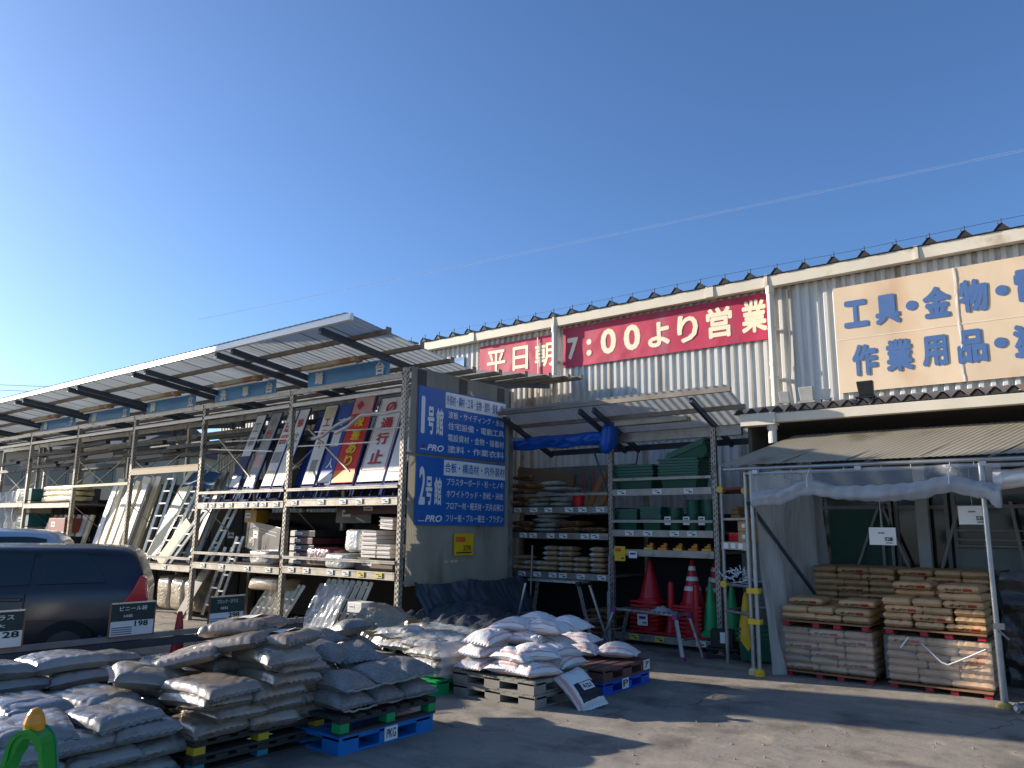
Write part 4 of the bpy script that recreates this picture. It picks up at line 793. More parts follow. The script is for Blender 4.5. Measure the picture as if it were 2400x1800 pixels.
for k in range(7): inst('traffic_cone', CM['red'], (-5.16, 10.9, .175 + .06 * k), 0, 'red cone under the white banded cone, %s from below' % ORD[k], 'traffic cone', 'cones on the bottom shelf of the wall rack')
inst('traffic_cone', mb_slim, (-5.33, 11.25, .175), 0, 'slim dark red post cone behind the banded cone', 'traffic cone'); inst('traffic_cone', mb_slim, (-5.02, 10.72, .175), .3, 'slim red post cone right of the banded cone', 'traffic cone')
striped(-5.16, 10.9, .58, 'red cone with white bands topping the right red stack')
striped(-4.98, 11.2, .56, 'red cone with white bands leaning behind the right red stack', .08)
cones(-4.86, 10.85, .175, 3, .03, 'grn', .72, .36, 'green cone beside the scaffold rack'); cones(-4.58, 10.95, .175, 2, .03, 'grn', .72, .36, 'green cone behind the scaffold pole')
t = thing('price_card', 'white price card with a hook on the red cone stack', 'price card', (-5.9, 10.55, .3)); mb = MB(); mb.span((0, 0, 0), (.17, .006, .16)); mb.build('card_sheet', CARD, t); mb = MB(); mb.span((.03, -.003, .09), (.14, -.001, .13)); mb.build('print_line', mat('blue_print', '2c4a92'), t); mb = MB(); mb.span((.09, -.003, .03), (.15, -.001, .05)); mb.build('price_line', mat('red_print', 'a8242c', .6), t)
# ------------------------------------------------------------------ step platforms
PINK = mat('purple_plastic', '8a2f6b', .5)
def platform(a, b, wd, z, label, s0, s1, foot):
    t = thing('step_platform', label, 'step platform', (0, 0, 0))
    a, b = Vector((*a, z)), Vector((*b, z)); d = (b - a).normalized(); nrm = Vector((-d.y, d.x, 0))
    mb = MB()
    for k in range(3): mb.bar(a + nrm * wd * (k + .5) / 3, b + nrm * wd * (k + .5) / 3, wd / 3 - .008, .03)
    mb.build('top_board', ALU, t)
    for e, sg, sp in ((a, -1, s0), (b, 1, s1)):
        for q in (0.0, 1.0):
            top = e + nrm * (wd * q) - Vector((0, 0, .03)); bot = Vector((top.x, top.y, 0)) + d * sg * sp + nrm * ((q - .5) * .14)
            mb = MB(); mb.bar(top, bot, .05, .028); mb.build('leg', ALU, t)
            mb = MB(); mb.box(bot + Vector((0, 0, .025)), (.06, .05, .05)); mb.build('foot', foot, t); mb = MB(); mb.box(top + Vector((0, 0, .01)), (.07, .06, .06)); mb.build('hinge', foot, t)
        e0 = e + nrm * wd * .1 - Vector((0, 0, z * .55)) + d * sg * sp * .55; e1 = e + nrm * wd * .9 - Vector((0, 0, z * .55)) + d * sg * sp * .55
        mb = MB(); mb.bar(e0, e1, .03, .02); mb.build('rung', ALU, t)
    return t
platform((-6.02, 10.08), (-4.92, 9.84), .3, .56, 'low aluminium step platform before the red cones', .22, .16, PINK)
platform((-7.38, 9.75), (-6.42, 9.75), .3, .92, 'taller dull aluminium step platform below the small tan bags', .2, .3, BLACKP)
mb = MB(); mb.grid(lambda u, v: (-5.35 + .36 * u, 9.9 + .24 * v - .05 * u, .585 + .07 * math.sin(math.pi * min(1, u * 1.2)) * math.sin(math.pi * v) + .01 * math.sin(u * 30)), 20, 12)
tag(mb.build('glove_pack', mat('grey_ribbed_fabric', '8e9196', .8), smooth=True), 'grey ribbed bundle lying on the low step platform', 'bundle')
for k in range(5): inst('paper_bag', M_BRN[k % 2], (-6.75 + rs.uniform(-.06, .06), 11.0, .02 + k * .085), rs.uniform(-.2, .2), 'dusty brown bag on the floor under the small bags, %s from below' % ORD[k], 'bag', 'brown bags on the floor below the wall rack')
mb = MB(); mb.tube((-6.37, 10.52, .0), (-6.37, 10.52, .75), .03, 10); mb.tube((-6.38, 10.53, .7), (-6.36, 10.53, 1.3), .012, 6); tag(mb.build('grey_pipe', mat('pale_pvc', '9a9a98', .5)), 'pale pipe standing against the wall rack post', 'pipe')
# ------------------------------------------------------------------ blue tarpaulin rolled under the low canopy
mb = MB()
def mk(side):
    def fn(u, v):
        x = -8.8 + 2.62 * u; top = 3.235 + .035 * noise.noise((x * 2.1, 0, 3)) - .015 * abs(math.sin(x * 4.2)); bot = 3.01 + .03 * noise.noise((x * 1.3, 7, 0)) + .012 * math.sin(x * 9)
        z = bot + (top - bot) * v
        cr = .05 * (1 - 2 * abs(noise.noise((x * 1.1 + z * 1.5, z * 7, 5)))) + .022 * (1 - 2.4 * abs(noise.noise((x * 4 - z * 3, z * 12, 2))))
        return (x, 10.43 + side * (.045 + cr) * math.sin(math.pi * min(1, max(0, .06 + .88 * v))), z)
    return fn
mb.grid(mk(-1), 150, 26); mb.grid(mk(1), 60, 8)
def fn(u, v):
    a = v * 2 * math.pi; z = 3.36 - .5 * u
    r = .13 * (1 - abs(2 * u - 1) ** 3) ** .6 + .012 * math.sin(a * 7 + z * 5) + .05 * noise.noise((math.cos(a) * 2, math.sin(a) * 2, z * 4)) + .012 * math.sin(a * 5 + z * 8); r *= (1 - .6 * max(0, u - .6))
    return (-6.22 - .1 * u + r * math.cos(a), 10.4 + r * math.sin(a), z)
mb.grid(fn, 40, 24); tag(mb.build('tarpaulin', BTARP, smooth=True), 'blue tarpaulin rolled up under the edge of the low canopy', 'tarpaulin')
# ------------------------------------------------------------------ pipe rack with small goods right of the cones
PIPE = mat('steel_pipe', 'a5a7a6', .35, .7, .15, 8)
YCL = mat('yellow_clamp', 'd9ae1c', .45, 0, .1)
pr = thing('pipe_rack', 'light pipe shelf with yellow clamps between the cones and the curtain', 'pipe rack', (0, 0, 0))
PA, PB, PC_, PD = (-4.27, 10.0), (-3.82, 9.72), (-4.2, 10.75), (-3.78, 10.6)
for p, ht in ((PA, 2.56), (PB, 2.3), (PC_, 2.3), (PD, 2.3)):
    mb = MB(); mb.tube((*p, 0), (*p, ht), .024, 10); mb.build('post', PIPE, pr)
for z in (2.24, 1.0, .66):
    for a, b in ((PA, PB), (PA, PC_), (PC_, PD)):
        mb = MB(); mb.tube((*a, z), (*b, z), .02, 8); mb.build('cross_pipe', PIPE if z < 2 or a is not PA else mat('rusty_pipe', '6b3a30', .6), pr)
for p, z in ((PA, 2.24), (PB, 2.2), (PA, 1.0)):
    mb = MB(); mb.box((*p, z), (.07, .07, .075)); mb.tube((p[0], p[1] - .05, z), (p[0], p[1] + .05, z), .045, 10); mb.build('clamp', YCL, pr)
def quadshelf(z, th=.03, m=None):
    mb = MB(); mb.add([(*PA, z), (*PB, z), (*PD, z), (*PC_, z), (*PA, z + th), (*PB, z + th), (*PD, z + th), (*PC_, z + th)], [(0, 3, 2, 1), (4, 5, 6, 7), (0, 1, 5, 4), (1, 2, 6, 5), (2, 3, 7, 6), (3, 0, 4, 7)]); mb.build('shelf', m or BEAM, pr)
for z in (1.52, 1.83, .98): quadshelf(z, .03 if z > 1 else .02, None if z > 1 else BLACKP)
mb = MB()
dv = Vector((PB[0] - PA[0], PB[1] - PA[1], 0)).normalized(); nv = Vector((dv.y, -dv.x, 0))
mb.bar(Vector((*PA, 1.5)) + nv * .025, Vector((*PB, 1.5)) + nv * .025, .01, .1); mb.build('label_rail', BEAM, pr)
for k, u in enumerate((.2, .5, .8)):
    c = Vector((*PA, 1.5)).lerp(Vector((*PB, 1.5)), u) + nv * .034; mb = MB(); mb.bar(c - dv * .05, c + dv * .05, .006, .07); mb.build('price_tag', CARD, pr)
for k, (u, z, lab) in enumerate(((.72, 1.55, 'lower tan carton on the pipe rack'), (.72, 1.69, 'upper tan carton on the pipe rack'))):
    c = Vector((*PA, z)).lerp(Vector((*PB, z)), u) - nv * .2
    t = thing('carton', lab, 'carton', c, math.atan2(dv.y, dv.x)); mb = MB(); mb.box((0, 0, .068), (.24, .3, .134)); mb.build('carton_body', mat('carton_board', 'a98d63', .75), t, bevel=.004); mb = MB(); mb.box((0, -.152, .07), (.06, .003, .05)); mb.build('printed_label', CARD, t)
c = Vector((*PA, 1.55)).lerp(Vector((*PB, 1.55)), .28) - nv * .18
for k in range(4):
    mb = MB(); mb.box(c + Vector((0, 0, .02 + .028 * k)), (.2, .25, .026), Matrix.Rotation(math.atan2(dv.y, dv.x) + .05 * k, 3, 'Z')); tag(mb.build('red_pack', REDP, bevel=.004), 'flat red pack on the pipe rack, %s from below' % ORD[k], 'pack', 'red packs on the pipe rack')
c = Vector((*PA, 1.86)).lerp(Vector((*PB, 1.86)), .35) - nv * .2
for k in range(3): mb = MB(); mb.box(c + Vector((0, 0, .025 + .05 * k)), (.2 - .03 * k, .25, .045), Matrix.Rotation(math.atan2(dv.y, dv.x) - .06 * k, 3, 'Z')); tag(mb.build('brown_pack', mat('brown_pack', '74552f', .7), bevel=.006), 'flat brown pack on the upper pipe shelf, %s from below' % ORD[k], 'pack', 'brown packs on the pipe rack')
mb = MB(); cc = Vector((*PA, 1.12)).lerp(Vector((*PB, 1.12)), .3) - nv * .08
for k in range(46):
    a = rs.uniform(0, 6.28); r = rs.uniform(.05, .17); p = cc + Vector((r * math.cos(a) * 1.1, r * math.sin(a) * .8, rs.uniform(-.09, .08))); q = p + Vector((rs.uniform(-.1, .1), rs.uniform(-.08, .08), rs.uniform(-.03, .07))); mb.tube(p, q, .007, 5)
tag(mb.build('hanger_bundle', mat('white_hook_plastic', 'dfe4ee', .35)), 'spiky bundle of white plastic hooks on the black tray', 'hook bundle')
t = thing('traffic_cone', 'yellow cone with a torn rim hanging in the pipe rack', 'traffic cone', (-4.1, 10.25, .3)); t.rotation_euler = (.05, .04, 0)
mb = MB(); mb.lathe([(.115, 0), (.1, .12), (.04, .55), (.02, .6)], 20); mb.build('cone_body', YEL, t); mb = MB(); mb.prism([(-.08, 0), (.11, .0), (.09, -.1), (.05, -.16), (.0, -.1)], (.0, -.1, .02), (1, 0, 0), (0, 0, 1), (0, .03, 0)); mb.build('torn_rim', YEL, t)
TB = tub_mesh(.5, .38, .3, DGRN)
for k in range(3): inst('tub', TB, (-4.02, 10.42, .02 + .06 * k), .35, 'deep dark green tub on the ground beside the curtain, %s from below' % ORD[k], 'tub', 'deep tubs on the ground')
t = thing('dolly', 'small black dolly with wheels under the pipe rack', 'dolly', (-4.48, 10.35, 0), .3)
mb = MB(); mb.box((0, 0, .13), (.42, .32, .03)); mb.box((0, 0, .26), (.3, .26, .22)); mb.build('platform', BLACKP, t, bevel=.005)
mb = MB(); mb.box((.02, -.135, .28), (.08, .004, .14)); mb.build('printed_label', CARD, t)
for x in (-.16, .16):
    for y in (-.12, .12): mb = MB(); mb.tube((x, y - .015, .055), (x, y + .015, .055), .05, 12); mb.build('wheel', BLACKP, t)
# ------------------------------------------------------------------ awning over the cement pallets
AWN = mat('brown_ribbed_awning', 'a39a86', .5, 0, .15, 1.2, streak=(1, 1, .5), trans=.25, dirt=(h('7f7763'), 1.6, .55))
aw = thing('awning', 'smoke brown ribbed awning sheet with pipe frame below the lean-to gutter', 'awning', (0, 0, 0))
mb = MB(); mb.corr((-4.02, 9.32, 2.50), (1, 0, 0), (.62, 1.13, .46), (0, 0, 1), 8, .07, .006, 'sine'); mb.build('awning_sheet', AWN, aw)
mb = MB()
for x in (-3.2, -2.45, -1.7, -.95): mb.bar((x, 9.33, 2.516), (x + .51, 10.24, 2.861), .012, .004)
mb.build('overlap_seam', mat('dark_seam', '4b463b', .7), aw)
for y, z, x0 in ((9.36, 2.455, -3.95), (9.42, 2.40, -3.7), (10.1, 2.74, -3.5)): mb = MB(); mb.tube((x0, y, z), (3, y, z), .024, 10); mb.build('frame_pipe', PIPE, aw)
for x in (-3.55, -2.35, -1.12, .3): mb = MB(); mb.tube((x, 9.36, 2.43), (x + .3, 10.2, 2.73), .02, 8); mb.box((x, 9.39, 2.43), (.07, .09, .08)); mb.build('frame_pipe', PIPE, aw)
t = thing('prop_pole', 'steel prop pole at the right front of the awning', 'pole', (-1.14, 9.37, 0))
mb = MB(); mb.tube((0, 0, .03), (0, 0, .78), .034, 14); mb.build('outer_tube', PIPE, t); mb = MB(); mb.tube((0, 0, .78), (0, 0, 2.42), .027, 14); mb.build('inner_tube', PIPE, t); mb = MB(); mb.box((.02, 0, .78), (.1, .07, .06)); mb.tube((.02, -.05, .74), (.1, -.05, .66), .012, 6); mb.build('coupler', STEEL, t); mb = MB(); mb.lathe([(.085, 0), (.08, .02), (.04, .05)], 12); mb.build('base_plate', mat('dusty_yellow', 'b29a52', .6), t)
t = thing('prop_pole', 'loose steel pipe lying on the ground by the right prop', 'pipe', (0, 0, 0)); mb = MB(); mb.tube((-1.02, 9.18, .045), (-.3, 10.2, .05), .045, 14); mb.build('outer_tube', PIPE, t); mb = MB(); mb.tube((-1.025, 9.173, .045), (-1.03, 9.165, .045), .02, 10); mb.build('end_cap', CARD, t)
for k, (x, y, lab) in enumerate(((-3.62, 9.4, 'steel pole with yellow clamps and foot at the curtain corner'), (-3.71, 9.44, 'second steel pole standing close behind the curtain corner pole'))):
    t = thing('prop_pole', lab, 'pole', (x, y, 0)); mb = MB(); mb.tube((0, 0, .03), (0, 0, 2.45), .024, 12); mb.build('tube', PIPE, t)
    mb = MB(); mb.lathe([(.06, 0), (.06, .05), (.03, .08)], 12); mb.build('foot', YCL if k == 0 else mat('pale_yellow_foot', 'd2c488', .5), t)
    if k == 0:
        for z in (.98, .62): mb = MB(); mb.box((-.03, .01, z), (.15, .1, .06)); mb.build('clamp', YCL, t)
mb = MB()
def fn(u, v):      # translucent side curtain
    y = 9.42 + 2.5 * u; z = .03 + 2.37 * v; w = (1 - v)
    x = -3.63 + .12 * u + .05 * math.sin(u * 34 + v * 2) * (.4 + w) + .10 * w * math.sin(u * 9) + .16 * w * w * (1 - u) + .03 * noise.noise((y * 2, z * 2, 0))
    return (x, y, z)
mb.grid(fn, 110, 24); tag(mb.build('side_curtain', CURT, smooth=True), 'grimy translucent curtain closing the left side of the cement bay', 'curtain')
mb = MB(); mb.bar((-3.66, 9.36, 2.05), (-3.3, 10.6, .9), .04, .03); tag(mb.build('diagonal_brace', DARK), 'dark diagonal brace in front of the side curtain', 'brace')
# rolled clear sheet along the awning front
pk = [(-3.56, 2.00), (-3.3, 2.02), (-2.88, 2.13), (-2.5, 2.06), (-2.15, 2.045), (-1.8, 2.06), (-1.42, 2.13), (-1.15, 2.07), (-1.0, 1.99)]
def low(x):
    for (a, za), (b, zb) in zip(pk[:-1], pk[1:]):
        if a <= x <= b: s = (x - a) / (b - a); s = s * s * (3 - 2 * s); return za + (zb - za) * s
    return pk[-1][1]
mb = MB()
def fn(u, v):
    x = -3.58 + 2.62 * u; zl = low(x) + .14; zt = 2.40 + .02 * abs(math.sin(x * 3.6)); z = zl + (zt - zl) * v
    return (x, 9.34 + .02 * math.sin(x * 17 + z * 9) + .02 * noise.noise((x * 5, z * 5, 0)) - .03 * (1 - v), z)
mb.grid(fn, 90, 14)
sheet = thing('rolled_sheet', 'clear plastic sheet gathered up along the awning front', 'plastic sheet', (0, 0, 0))
mb.build('hanging_film', mat('thin_clear_film', 'c6cacc', .2, 0, .1, 6, .6, 20, alpha=.27), sheet, smooth=True)
mb = MB()
def fn(u, v):
    x = -3.58 + 2.6 * u; a = v * 2 * math.pi; r = .085 + .012 * math.sin(a * 4 + x * 3) + .02 * noise.noise((x * 3, math.cos(a), math.sin(a))) + .006 * math.sin(x * 40 + a)
    if u > .96: r *= 1.3
    return (x, 9.29 + r * .8 * math.cos(a), low(x) + .075 + r * math.sin(a))
mb.grid(fn, 120, 22); mb.build('roll', mat('gathered_film', 'c3c7c9', .22, 0, .15, 6, .5, 20, alpha=.72, trans=.3), sheet, smooth=True)
mb = MB()
for x in (-2.88, -1.42): mb.path([(x, 9.2, low(x) + .07), (x, 9.21, low(x) + .2), (x, 9.36, 2.44)], .005, 5); mb.build('tie_cord', WHITE, sheet); mb = MB()
for x in (-3.5, -3.1, -2.5, -2.1, -1.8, -1.2): mb.path([(x, 9.34, 2.4), (x, 9.36, 2.46)], .004, 4); mb.build('tie_cord', WHITE, sheet); mb = MB()
mb = MB()
def fn(u, v):
    x = -1.05 + 2.5 * u; a = v * 2 * math.pi; r = .09 + .014 * math.sin(a * 4 + x * 5) + .02 * noise.noise((x * 4, math.cos(a), math.sin(a)))
    return (x, 9.5 + r * math.cos(a), 2.24 + .05 * math.sin(u * 5) + r * math.sin(a))
mb.grid(fn, 60, 18); tag(mb.build('rolled_sheet', mat('white_gathered_film', 'd6d4cf', .4, 0, .15, 6, .5, 20), smooth=True), 'whitish rolled sheet tied beside the right prop pole', 'plastic sheet')
for x0, z0, y, lab in ((-2.40, 1.55, 9.85, 'white price paper 528 hanging over the left cement pallet'), (-1.46, 1.79, 9.85, 'white price paper 528 hanging beside the right prop pole')):
    t = thing('price_paper', lab, 'price paper', (x0, y, z0))
    mb = MB(); mb.grid(lambda u, v: (.29 * u, -.01 * math.sin(u * 3), .2 * v), 8, 4); mb.build('paper_sheet', CARD, t)
    text('528', (.17, -.013, .045), FX, UZ, .085, .045, INK, t, bold=.03); mb = MB(); mb.span((.1, -.014, .13), (.17, -.013, .145)); mb.build('print_line', mat('grey_print', '77777a', .7), t); mb = MB(); mb.span((.18, -.014, .02), (.25, -.013, .03)); mb.build('print_line', INK, t); mb = MB(); mb.tube((.14, 0, .2), (.14, 0, .62), .002, 4); mb.build('string', CARD, t)
# ------------------------------------------------------------------ cement pallets
REDW = mat('red_pallet_block', 'a3172a', .55, 0, .15)
def cem_pallet(x0, y0, z, where, nh=.07):
    t = thing('pallet', 'thin wooden pallet with red blocks, %s' % where, 'pallet', (x0 + .5, y0 + .52, z), 0, 'red block pallets under the cement bags')
    mb = MB()
    for i in range(5): mb.box((0, -.5 + i * .25, nh - .008), (1.0, .12, .014))
    mb.build('deck_board', mat('pallet_timber', '8d6a4c', .8, var=.3), t)
    for x in (-.45, -.1, .14, .45):
        mb = MB(); mb.box((x, -.48, nh / 2 - .006), (.075, .1, nh - .02)); mb.build('block', REDW, t); mb = MB(); mb.box((x, .02, .006), (.08, 1.06, .012)); mb.build('stringer', mat('pallet_timber', '8d6a4c'), t)
PAT = [('w', 'n', 'n'), ('n', 'n', 'w'), ('n', 'w', 'n')]
def cem_stack(x0, y0, z0, layers, where, dusty=False, top_fill=True, y_off=0.0, skip=(), rows=(0,), short=None):
    z = z0
    short = short or where
    for l in range(layers):
        x = x0; pat = PAT[(l + (x0 > -3)) % 3]
        for c, k in enumerate(pat):
            w = .40 if k == 'w' else .30
            for r in (rows if l < layers - 1 else (0, 1)):
                if (l, c, r) in skip: continue
                if k == 'w': me = (M_DW if dusty else M_WIDE)[rs.randrange(2 if dusty else 3)]
                else: me = (M_DUSTY if dusty else M_NARR)[rs.randrange(3)]
                lab = 'tan cement bag, %s of layer %s %s' % (['left', 'middle', 'right'][c], ['one', 'two', 'three', 'four', 'five', 'six', 'seven', 'eight'][l], short) + ('' if r == 0 else ', behind')
                inst('cement_bag', me, (x + w / 2 + rs.uniform(-.008, .008), y0 + .26 + r * .53 + rs.uniform(-.012, .012) + y_off, z), rs.uniform(-.02, .02), lab, 'cement bag', 'cement bags on the pallets', (w / (.41 if k == 'w' else .33) , 1, 1))
            x += w + .004
        z += .0805
    return z
for x0, nm in ((-3.42, 'left front pallet'), (-2.27, 'right front pallet')):
    y0 = 9.7 if x0 < -3 else 9.72
    cem_pallet(x0, y0, 0, 'on the ground, %s' % nm); cem_stack(x0 + .0, y0, .072, 6, 'lower', True, False, short='lower tier, %s' % nm)
    cem_pallet(x0 - .01, y0, .575, 'upper tier, %s' % nm)
cem_stack(-3.43, 9.7, .648, 2, '', short='upper tier, left front pallet')
for k, (x, y, lab) in enumerate(((-3.2, 10.1, 'tan cement bag lying on the upper left tier, left'), (-2.62, 10.15, 'tan cement bag lying on the upper left tier, right'))): inst('cement_bag', M_WIDE[k], (x, y, .815), .05, lab, 'cement bag', 'cement bags on the pallets')
cem_stack(-2.28, 9.72, .648, 4, '', short='upper tier, right front pallet')
for k, (x, y, z, lab) in enumerate(((-1.48, 9.98, .97, 'tan cement bag, lower of two on the right end of the upper tier'), (-1.5, 9.98, 1.055, 'tan cement bag topping the right end of the upper tier'), (-2.0, 10.3, .97, 'tan cement bag behind, lower of two on the upper right tier'), (-2.02, 10.22, 1.055, 'tan cement bag with red print topping the middle of the upper tier'), (-1.75, 10.35, .97, 'tan cement bag behind the topmost bags of the upper tier'))): inst('cement_bag', M_WIDE[k % 2] if k in (1, 3) else M_WIDE[2], (x, y, z), .04 * (k - 2), lab, 'cement bag', 'cement bags on the pallets')
for x0, nm in ((-3.42, 'back left stack'), (-2.36, 'back right stack')):
    cem_pallet(x0, 10.95, 0, 'under the %s' % nm); cem_stack(x0, 10.95, .75, 6, '', x0 < -3, short=nm)
    mb = MB(); mb.span((x0 + .02, 11.0, .08), (x0 + 1.0, 11.9, .75)); tag(mb.build('cement_stack', CEMG), 'solid lower part of the %s of cement bags' % nm, 'bag stack')
def film(x0, x1, y, z0, z1, lab):
    mb = MB()
    def fn(u, v):
        x = x0 + (x1 - x0) * u; z = z0 + (z1 - z0) * v
        return (x, y + .012 * noise.noise((x * 6, z * 9, 2)) - .006 * abs(math.sin(z * 39)), z)
    mb.grid(fn, 40, 24)
    mb.grid(lambda u, v: (x1 + .012 * noise.noise((u * 9, v * 7, 1)), y + 1.05 * u, z0 + (z1 - z0) * v), 20, 14)
    tag(mb.build('stretch_film', mat('stretch_film', 'd8dadc', .14, 0, .1, 6, .5, 18, alpha=.15), smooth=True), lab, 'stretch film')
film(-3.44, -2.41, 9.69, .1, .57, 'clear stretch film round the lower tier of the left front pallet'); film(-2.29, -1.25, 9.705, .1, .57, 'clear stretch film round the lower tier of the right front pallet')
mb = MB()
for pts in ([(-2.03, 9.685, .56), (-2.12, 9.68, .44)], [(-1.9, 9.685, .5), (-1.72, 9.67, .33), (-1.66, 9.67, .31), (-1.5, 9.675, .39), (-1.3, 9.685, .5)], ): 
    mb = MB(); mb.path(pts, .009, 6); tag(mb.build('film_tail', mat('white_film_strand', 'dcdcdc', .3)), ['short', 'long V shaped'][len(pts) > 2] + ' twisted white film strand on the right front pallet', 'film strand')
mb = MB()
mb.grid(lambda u, v: (-1.22 + .9 * u + .02 * math.sin(v * 20), 10.6 + .05 * noise.noise((u * 5, v * 9, 0)), .02 + 1.24 * v), 20, 30); mb.grid(lambda u, v: (-1.22 + .03 * noise.noise((u * 6, v * 12, 3)), 10.6 + 1.1 * u, .02 + 1.24 * v), 20, 30)
tag(mb.build('wrapped_stack', mat('dark_stretch_wrap', '34332f', .3, 0, .3, 4, .6, 18, coat=.4), smooth=True), 'dark film wrapped stack right of the back cement bags', 'wrapped stack')
# ================================================================== LEFT RACK GOODS
NAVY = mat('navy_frame', '15336e', .45, .1, .1, 4)
def sign_board(xb, xt, w, label, face, legs=True, z0=2.36, z1=3.80, yb=8.0, yt=8.62, items=(), frame=NAVY):
    """construction board leaning back on the shelf; items draw its print: (kind, ...) in board coordinates u,v 0..1"""
    t = thing('construction_board', label, 'construction board', (0, 0, 0), 0, 'construction boards leaning on the rack shelf')
    A = Vector((xb, yb, z0)); up = Vector((xt - xb, yt - yb, z1 - z0)); rt = Vector((w, 0, 0)); n = Vector((0, -1, .42)).normalized()
    H = up.length; U = up.normalized()
    def quad(u0, u1, v0, v1, d, m, name):
        mb = MB(); P = [A + rt * u + up * v for u, v in ((u0, v0), (u1, v0), (u1, v1), (u0, v1))]
        mb.add([p + n * d for p in P] + [p + n * (d - .004) for p in P], [(0, 1, 2, 3), (7, 6, 5, 4), (0, 4, 5, 1), (1, 5, 6, 2), (2, 6, 7, 3), (3, 7, 4, 0)]); mb.build(name, m, t)
    quad(.03, .97, .01, .99, .016, face, 'board_face')
    mb = MB(); ls = A - U * .26
    for u in (.0, 1.0): mb.bar(ls + rt * u, A + rt * u + up, .025, .025)
    mb.bar(A - U * .03, A - U * .03 + rt, .025, .025); mb.bar(A + up, A + up + rt, .025, .025); mb.bar(ls + U * .02, ls + U * .02 + rt, .02, .02); mb.build('frame', frame, t)
    d = .018
    for q in items:
        if q[0] == 'q': quad(q[1], q[2], q[3], q[4], d, q[5], 'printed_field'); d += .003
        else: text(q[1], A + rt * q[2] + up * q[4] + n * (d + .002), rt, up, w * (q[3] - q[2]), H * (q[5] - q[4]), q[6], t, bold=.03)
    return t
BW = mat('board_white', 'e2ddd2', .5, 0, .08); BR = mat('board_red', 'e02a26', .5); BRL = mat('board_red_letters', 'c0303c', .5); BO = mat('board_orange', 'f78a12', .5); BY = mat('board_yellow', 'f0c81e', .5); BB = mat('board_blue', '38549c', .5); BG = mat('board_grey_print', '9a938a', .6); BPK = mat('board_pink', 'dba79c', .6)
DKB = mat('board_deep_blue', '123a86', .45)
def stackback(xb, xt, w, label): sign_board(xb, xt, w, label, DKB, yb=8.25, yt=8.85, z1=3.74)
T = 't'; Q = 'q'
sign_board(-8.75, -8.9, .38, 'white construction board with thin red lines beside the end post', BW, items=[(Q, .08, .92, .1, .11, BRL), (T, '工', .25, .7, .6, .72, BG), (T, '事', .25, .7, .45, .57, BG)])
sign_board(-9.4, -9.56, .62, 'white construction board reading 通行止 in red', BW, items=[(Q, .06, .94, .13, .14, BRL), (Q, .06, .075, .14, .97, BRL), (Q, .925, .94, .14, .97, BRL), (T, '通', .3, .75, .6, .74, BRL), (T, '行', .3, .75, .42, .56, BRL), (T, '止', .25, .75, .2, .36, BRL), (T, 'Ø', .32, .7, .79, .93, BRL)])
sign_board(-10.02, -10.22, .55, 'red construction board reading 段差あり in yellow', BR, z1=3.9, items=[(Q, .03, .97, .015, .14, BO), (Q, .06, .94, .78, .97, BPK), (T, '◆', .2, .55, .82, .93, BRL), (T, '段', .35, .75, .62, .75, BY), (T, '差', .35, .75, .47, .59, BY), (T, 'あ', .32, .74, .32, .45, BY), (T, 'り', .36, .72, .18, .3, BY)])
sign_board(-10.36, -10.58, .34, 'blue construction board with white figures, left of the red one', BB, items=[(Q, .03, .97, .02, .12, BW), (T, '人', .3, .8, .18, .3, BW), (Q, .1, .7, .45, .62, BW), (T, 'ご', .2, .7, .7, .8, BW)])
sign_board(-10.77, -11.0, .33, 'white construction board reading 工事中 in red above grey print', BW, items=[(T, '工', .25, .75, .72, .82, BRL), (T, '事', .25, .75, .58, .68, BRL), (T, '中', .25, .75, .44, .54, BRL), (Q, .25, .75, .12, .3, BG), (Q, .1, .9, .83, .97, mat('board_beige', 'd6c49a', .6))])
stackback(-9.48, -9.6, .2, 'dark blue board backs between the red and 通行止 boards'); stackback(-10.95, -11.1, .32, 'dark blue board back just right of the second post'); stackback(-10.5, -10.7, .25, 'dark blue board back behind the white figures board'); stackback(-8.95, -9.05, .2, 'dark blue board back at the right end')
sign_board(-11.58, -11.75, .3, 'white construction board with faint orange print, left of the second post', BW, items=[(T, '注', .2, .8, .55, .68, BG), (T, '意', .2, .8, .38, .5, BG), (T, '徐', .2, .8, .75, .87, BRL)])
sign_board(-11.93, -12.08, .3, 'white construction board with grey and red columns of print', BW, items=[(T, '迂', .2, .8, .7, .83, BRL), (T, '回', .2, .8, .54, .66, BRL), (Q, .1, .9, .3, .44, BG), (Q, .15, .85, .06, .2, mat('board_beige', 'd6c49a'))])
sign_board(-12.47, -12.62, .32, 'grey construction board with a bowing figure picture', mat('board_dull', 'a9a59d', .6), items=[(T, '徐', .2, .8, .8, .93, BG), (T, '行', .2, .8, .64, .76, BRL), (Q, .2, .8, .25, .42, BPK), (Q, .05, .95, .02, .12, BB)])
sign_board(-12.95, -13.1, .3, 'white and navy construction board farthest left in the second bay', BW, items=[(Q, .03, .97, .15, .42, mat('board_navy', '27345c', .5)), (T, '工', .2, .8, .75, .88, BG), (T, '事', .2, .8, .55, .68, BG)])
stackback(-12.2, -12.3, .24, 'dark blue board back between the grey and the white boards'); stackback(-11.3, -11.5, .26, 'dark blue board back left of the second post'); stackback(-12.75, -12.9, .22, 'dark blue board back in the left half of the second bay')
mb = MB(); mb.path([(-9.9, 7.95, 3.18), (-9.6, 7.93, 3.25), (-9.3, 7.95, 3.42), (-8.7, 7.93, 3.4), (-8.2, 7.9, 3.42)], .03, 7); mb.path([(-10.5, 7.95, 3.12), (-10.2, 7.93, 3.15), (-9.9, 7.95, 3.3), (-9.5, 7.94, 3.4)], .028, 7); tag(mb.build('film_rope', mat('twisted_film', 'a9a6a0', .35)), 'twisted film rope strung before the construction boards', 'rope')
